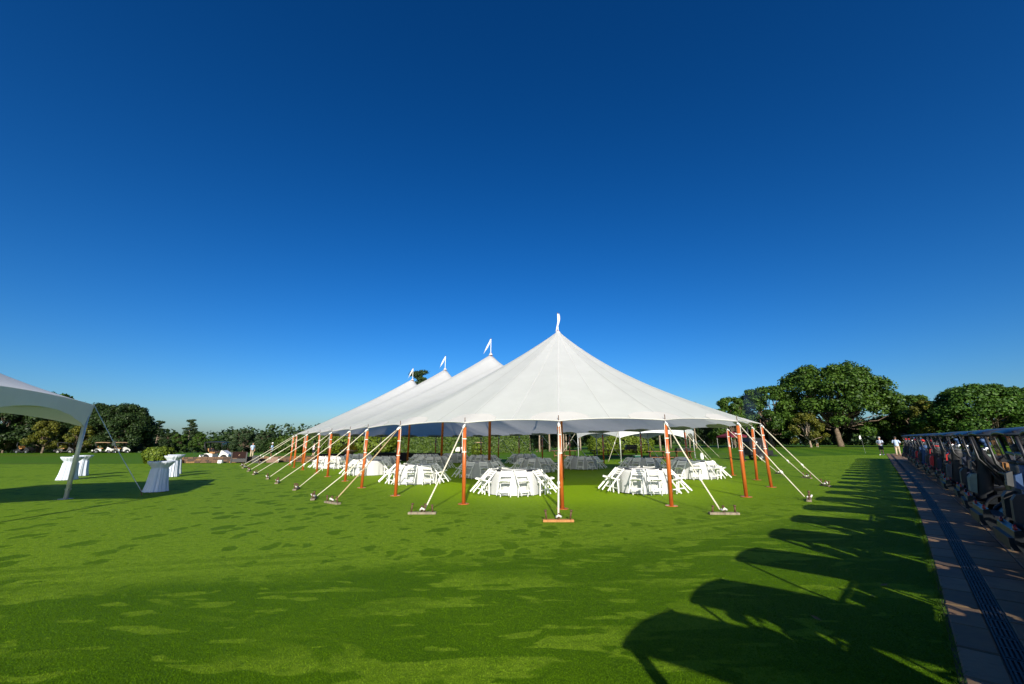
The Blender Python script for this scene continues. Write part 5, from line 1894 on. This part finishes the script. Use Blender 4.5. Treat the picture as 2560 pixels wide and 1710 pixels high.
# small side table and cooler further back
t = thing('cooler', 'low teal cooler on the grass behind the shaded right rear table', 'cooler', (12.0, 39.6, terrain(12, 39.6)), (0, 0, .2))
b = MB(); b.box((0, 0, .19), (.72, .40, .38), taper=1.04); b.build('tub', M['cartgreen'], t)
b = MB(); b.box((0, 0, .41), (.77, .45, .06)); b.build('lid', M['greenbag'], t)

# smoker trailer
t = thing('smoker_trailer', 'tall black smoker trailer between the right side poles', 'smoker', (20.9, 35.4, terrain(20.9, 35.4)), (0, 0, R(8)))
b = MB(); b.prism([(-.85, .45), (.85, .45), (.85, 1.55), (.70, 1.85), (-.70, 1.85), (-.85, 1.55)], -.45, .45); b.build('smoke_chamber', M['blacksteel'], t)
for s in (-1, 1):
    b = MB(); b.box((s * .42, -.465, 1.15), (.74, .03, 1.05)); d_ = b.build('door', M['blacksteel'], t)
    b = MB(); b.box((s * .10, -.50, 1.15), (.03, .05, .22)); b.build('door_handle', M['steel'], d_)
b = MB(); b.lathe([(0, -.012), (.06, -.012), (.06, 0), (0, 0)], 12, axis='y'); g = b.build('dial', M['white'], t); g.location = (-.2, -.49, 1.50)
b = MB(); b.box((1.12, 0, .62), (.52, .62, .40)); b.build('firebox', M['blacksteel'], t)
b = MB(); b.tube([(-.45, .1, 1.83), (-.45, .1, 2.75)], .085, 10); b.build('chimney', M['blacksteel'], t, smooth_=True)
b = MB(); b.box((0, 0, .40), (2.3, .12, .08)); b.box((1.5, 0, .40), (.9, .08, .08)); b.build('trailer_frame', M['blacksteel'], t)
for s in (-1, 1):
    b = MB(); b.lathe([(.12, -.08), (.25, -.08), (.29, -.04), (.29, .04), (.25, .08), (.12, .08), (.12, -.08)], 20, axis='y'); w_ = b.build('wheel', M['rubber'], t, smooth_=True); w_.location = (.0 - .35 * 0, s * .56, .29)
    b = MB(); b.lathe([(0, -.05), (.12, -.06), (.12, .06), (0, .05)], 14, axis='y'); b.build('hub', M['steel'], w_)

# practice flag on the green
t = thing('practice_flag', 'small white practice flag on a pole left of the two men', 'flag', (40.2, 47.0, terrain(40.2, 47)))
b = MB(); b.tube([(0, 0, 0), (-.18, 0, 2.0)], .009, 6); b.build('flag_pole', M['steel'], t)
b = MB(); b.add([(-.18, 0, 2.0), (-.32, .03, 1.85), (-.30, .05, 1.5), (-.14, 0, 1.6)], [(0, 1, 2, 3)]); b.build('flag', M['white'], t)
t = thing('sail_sign', 'small white upright banner in the far field left of the round bush', 'banner', (-58.5, 66.0, 0)); t.scale = (.5, .5, .5)
b = MB(); b.add([(-.55, 0, .05), (.45, 0, .05), (.42, .05, 1.5), (.15, .05, 2.1), (-.1, .04, 1.5)], [(0, 1, 2, 3, 4)]); b.build('banner', M['white'], t)
b = MB(); b.tube([(.45, .02, 0), (.36, .05, 1.6), (.15, .06, 2.12)], .02, 5); b.build('mast', M['steel'], t)

# a few fallen leaves near the paving
M['deadleaf'] = leafmat('dead leaves', (.10, .05, .02), (.22, .13, .05), .2)
rng = random.Random(12)
for k, (x, y, lab) in enumerate([(4.55, 5.45, 'brown fallen leaf on the lawn near the paving'), (3.05, 4.55, 'brown fallen leaf in the cart shadow nearest the camera'), (4.1, 5.1, 'small brown fallen leaf between the two others')]):
    b = MB(); b.add([(-.05, 0, 0), (0, -.028, .012), (.055, 0, .022), (.0, .03, .010), (.0, 0, .004)], [(0, 1, 4), (1, 2, 4), (2, 3, 4), (3, 0, 4)])
    o = b.build('fallen_leaf', M['deadleaf']); o.location = (x, y, terrain(x, y) + .012); o.rotation_euler = (0, 0, k * 2.1); tag(o, lab, 'leaf')

# smoke drifting up from the smoker's chimney
sm, snt, sout = newmat('wood smoke')
tc = N(snt, 'ShaderNodeTexCoord')
no = N(snt, 'ShaderNodeTexNoise', None, Vector=tc.outputs['Object'], Scale=.55, Detail=4.0, Distortion=1.0)
dens = Math(snt, 'MULTIPLY', Ramp(snt, no.outputs[0], .42, .72), .10)
pv = N(snt, 'ShaderNodeVolumePrincipled', None, Color=(.35, .55, .9, 1), Density=dens)
snt.links.new(pv.outputs[0], sout.inputs['Volume'])
M['smoke'] = sm
b = MB(); b.tube([(20.5, 35.5, 2.95), (20.9, 35.8, 3.5), (21.7, 36.3, 4.4), (22.6, 36.8, 5.6), (23.3, 37.2, 6.7)], [.12, .45, .95, 1.2, .5], 10)
o = b.build('smoke_plume', M['smoke'], off=(20.5, 35.5, 2.95)); o.location = (20.5, 35.5, 2.95); o['kind'] = 'stuff'
tag(o, 'thin blue smoke drifting up from the black smoker', 'smoke')
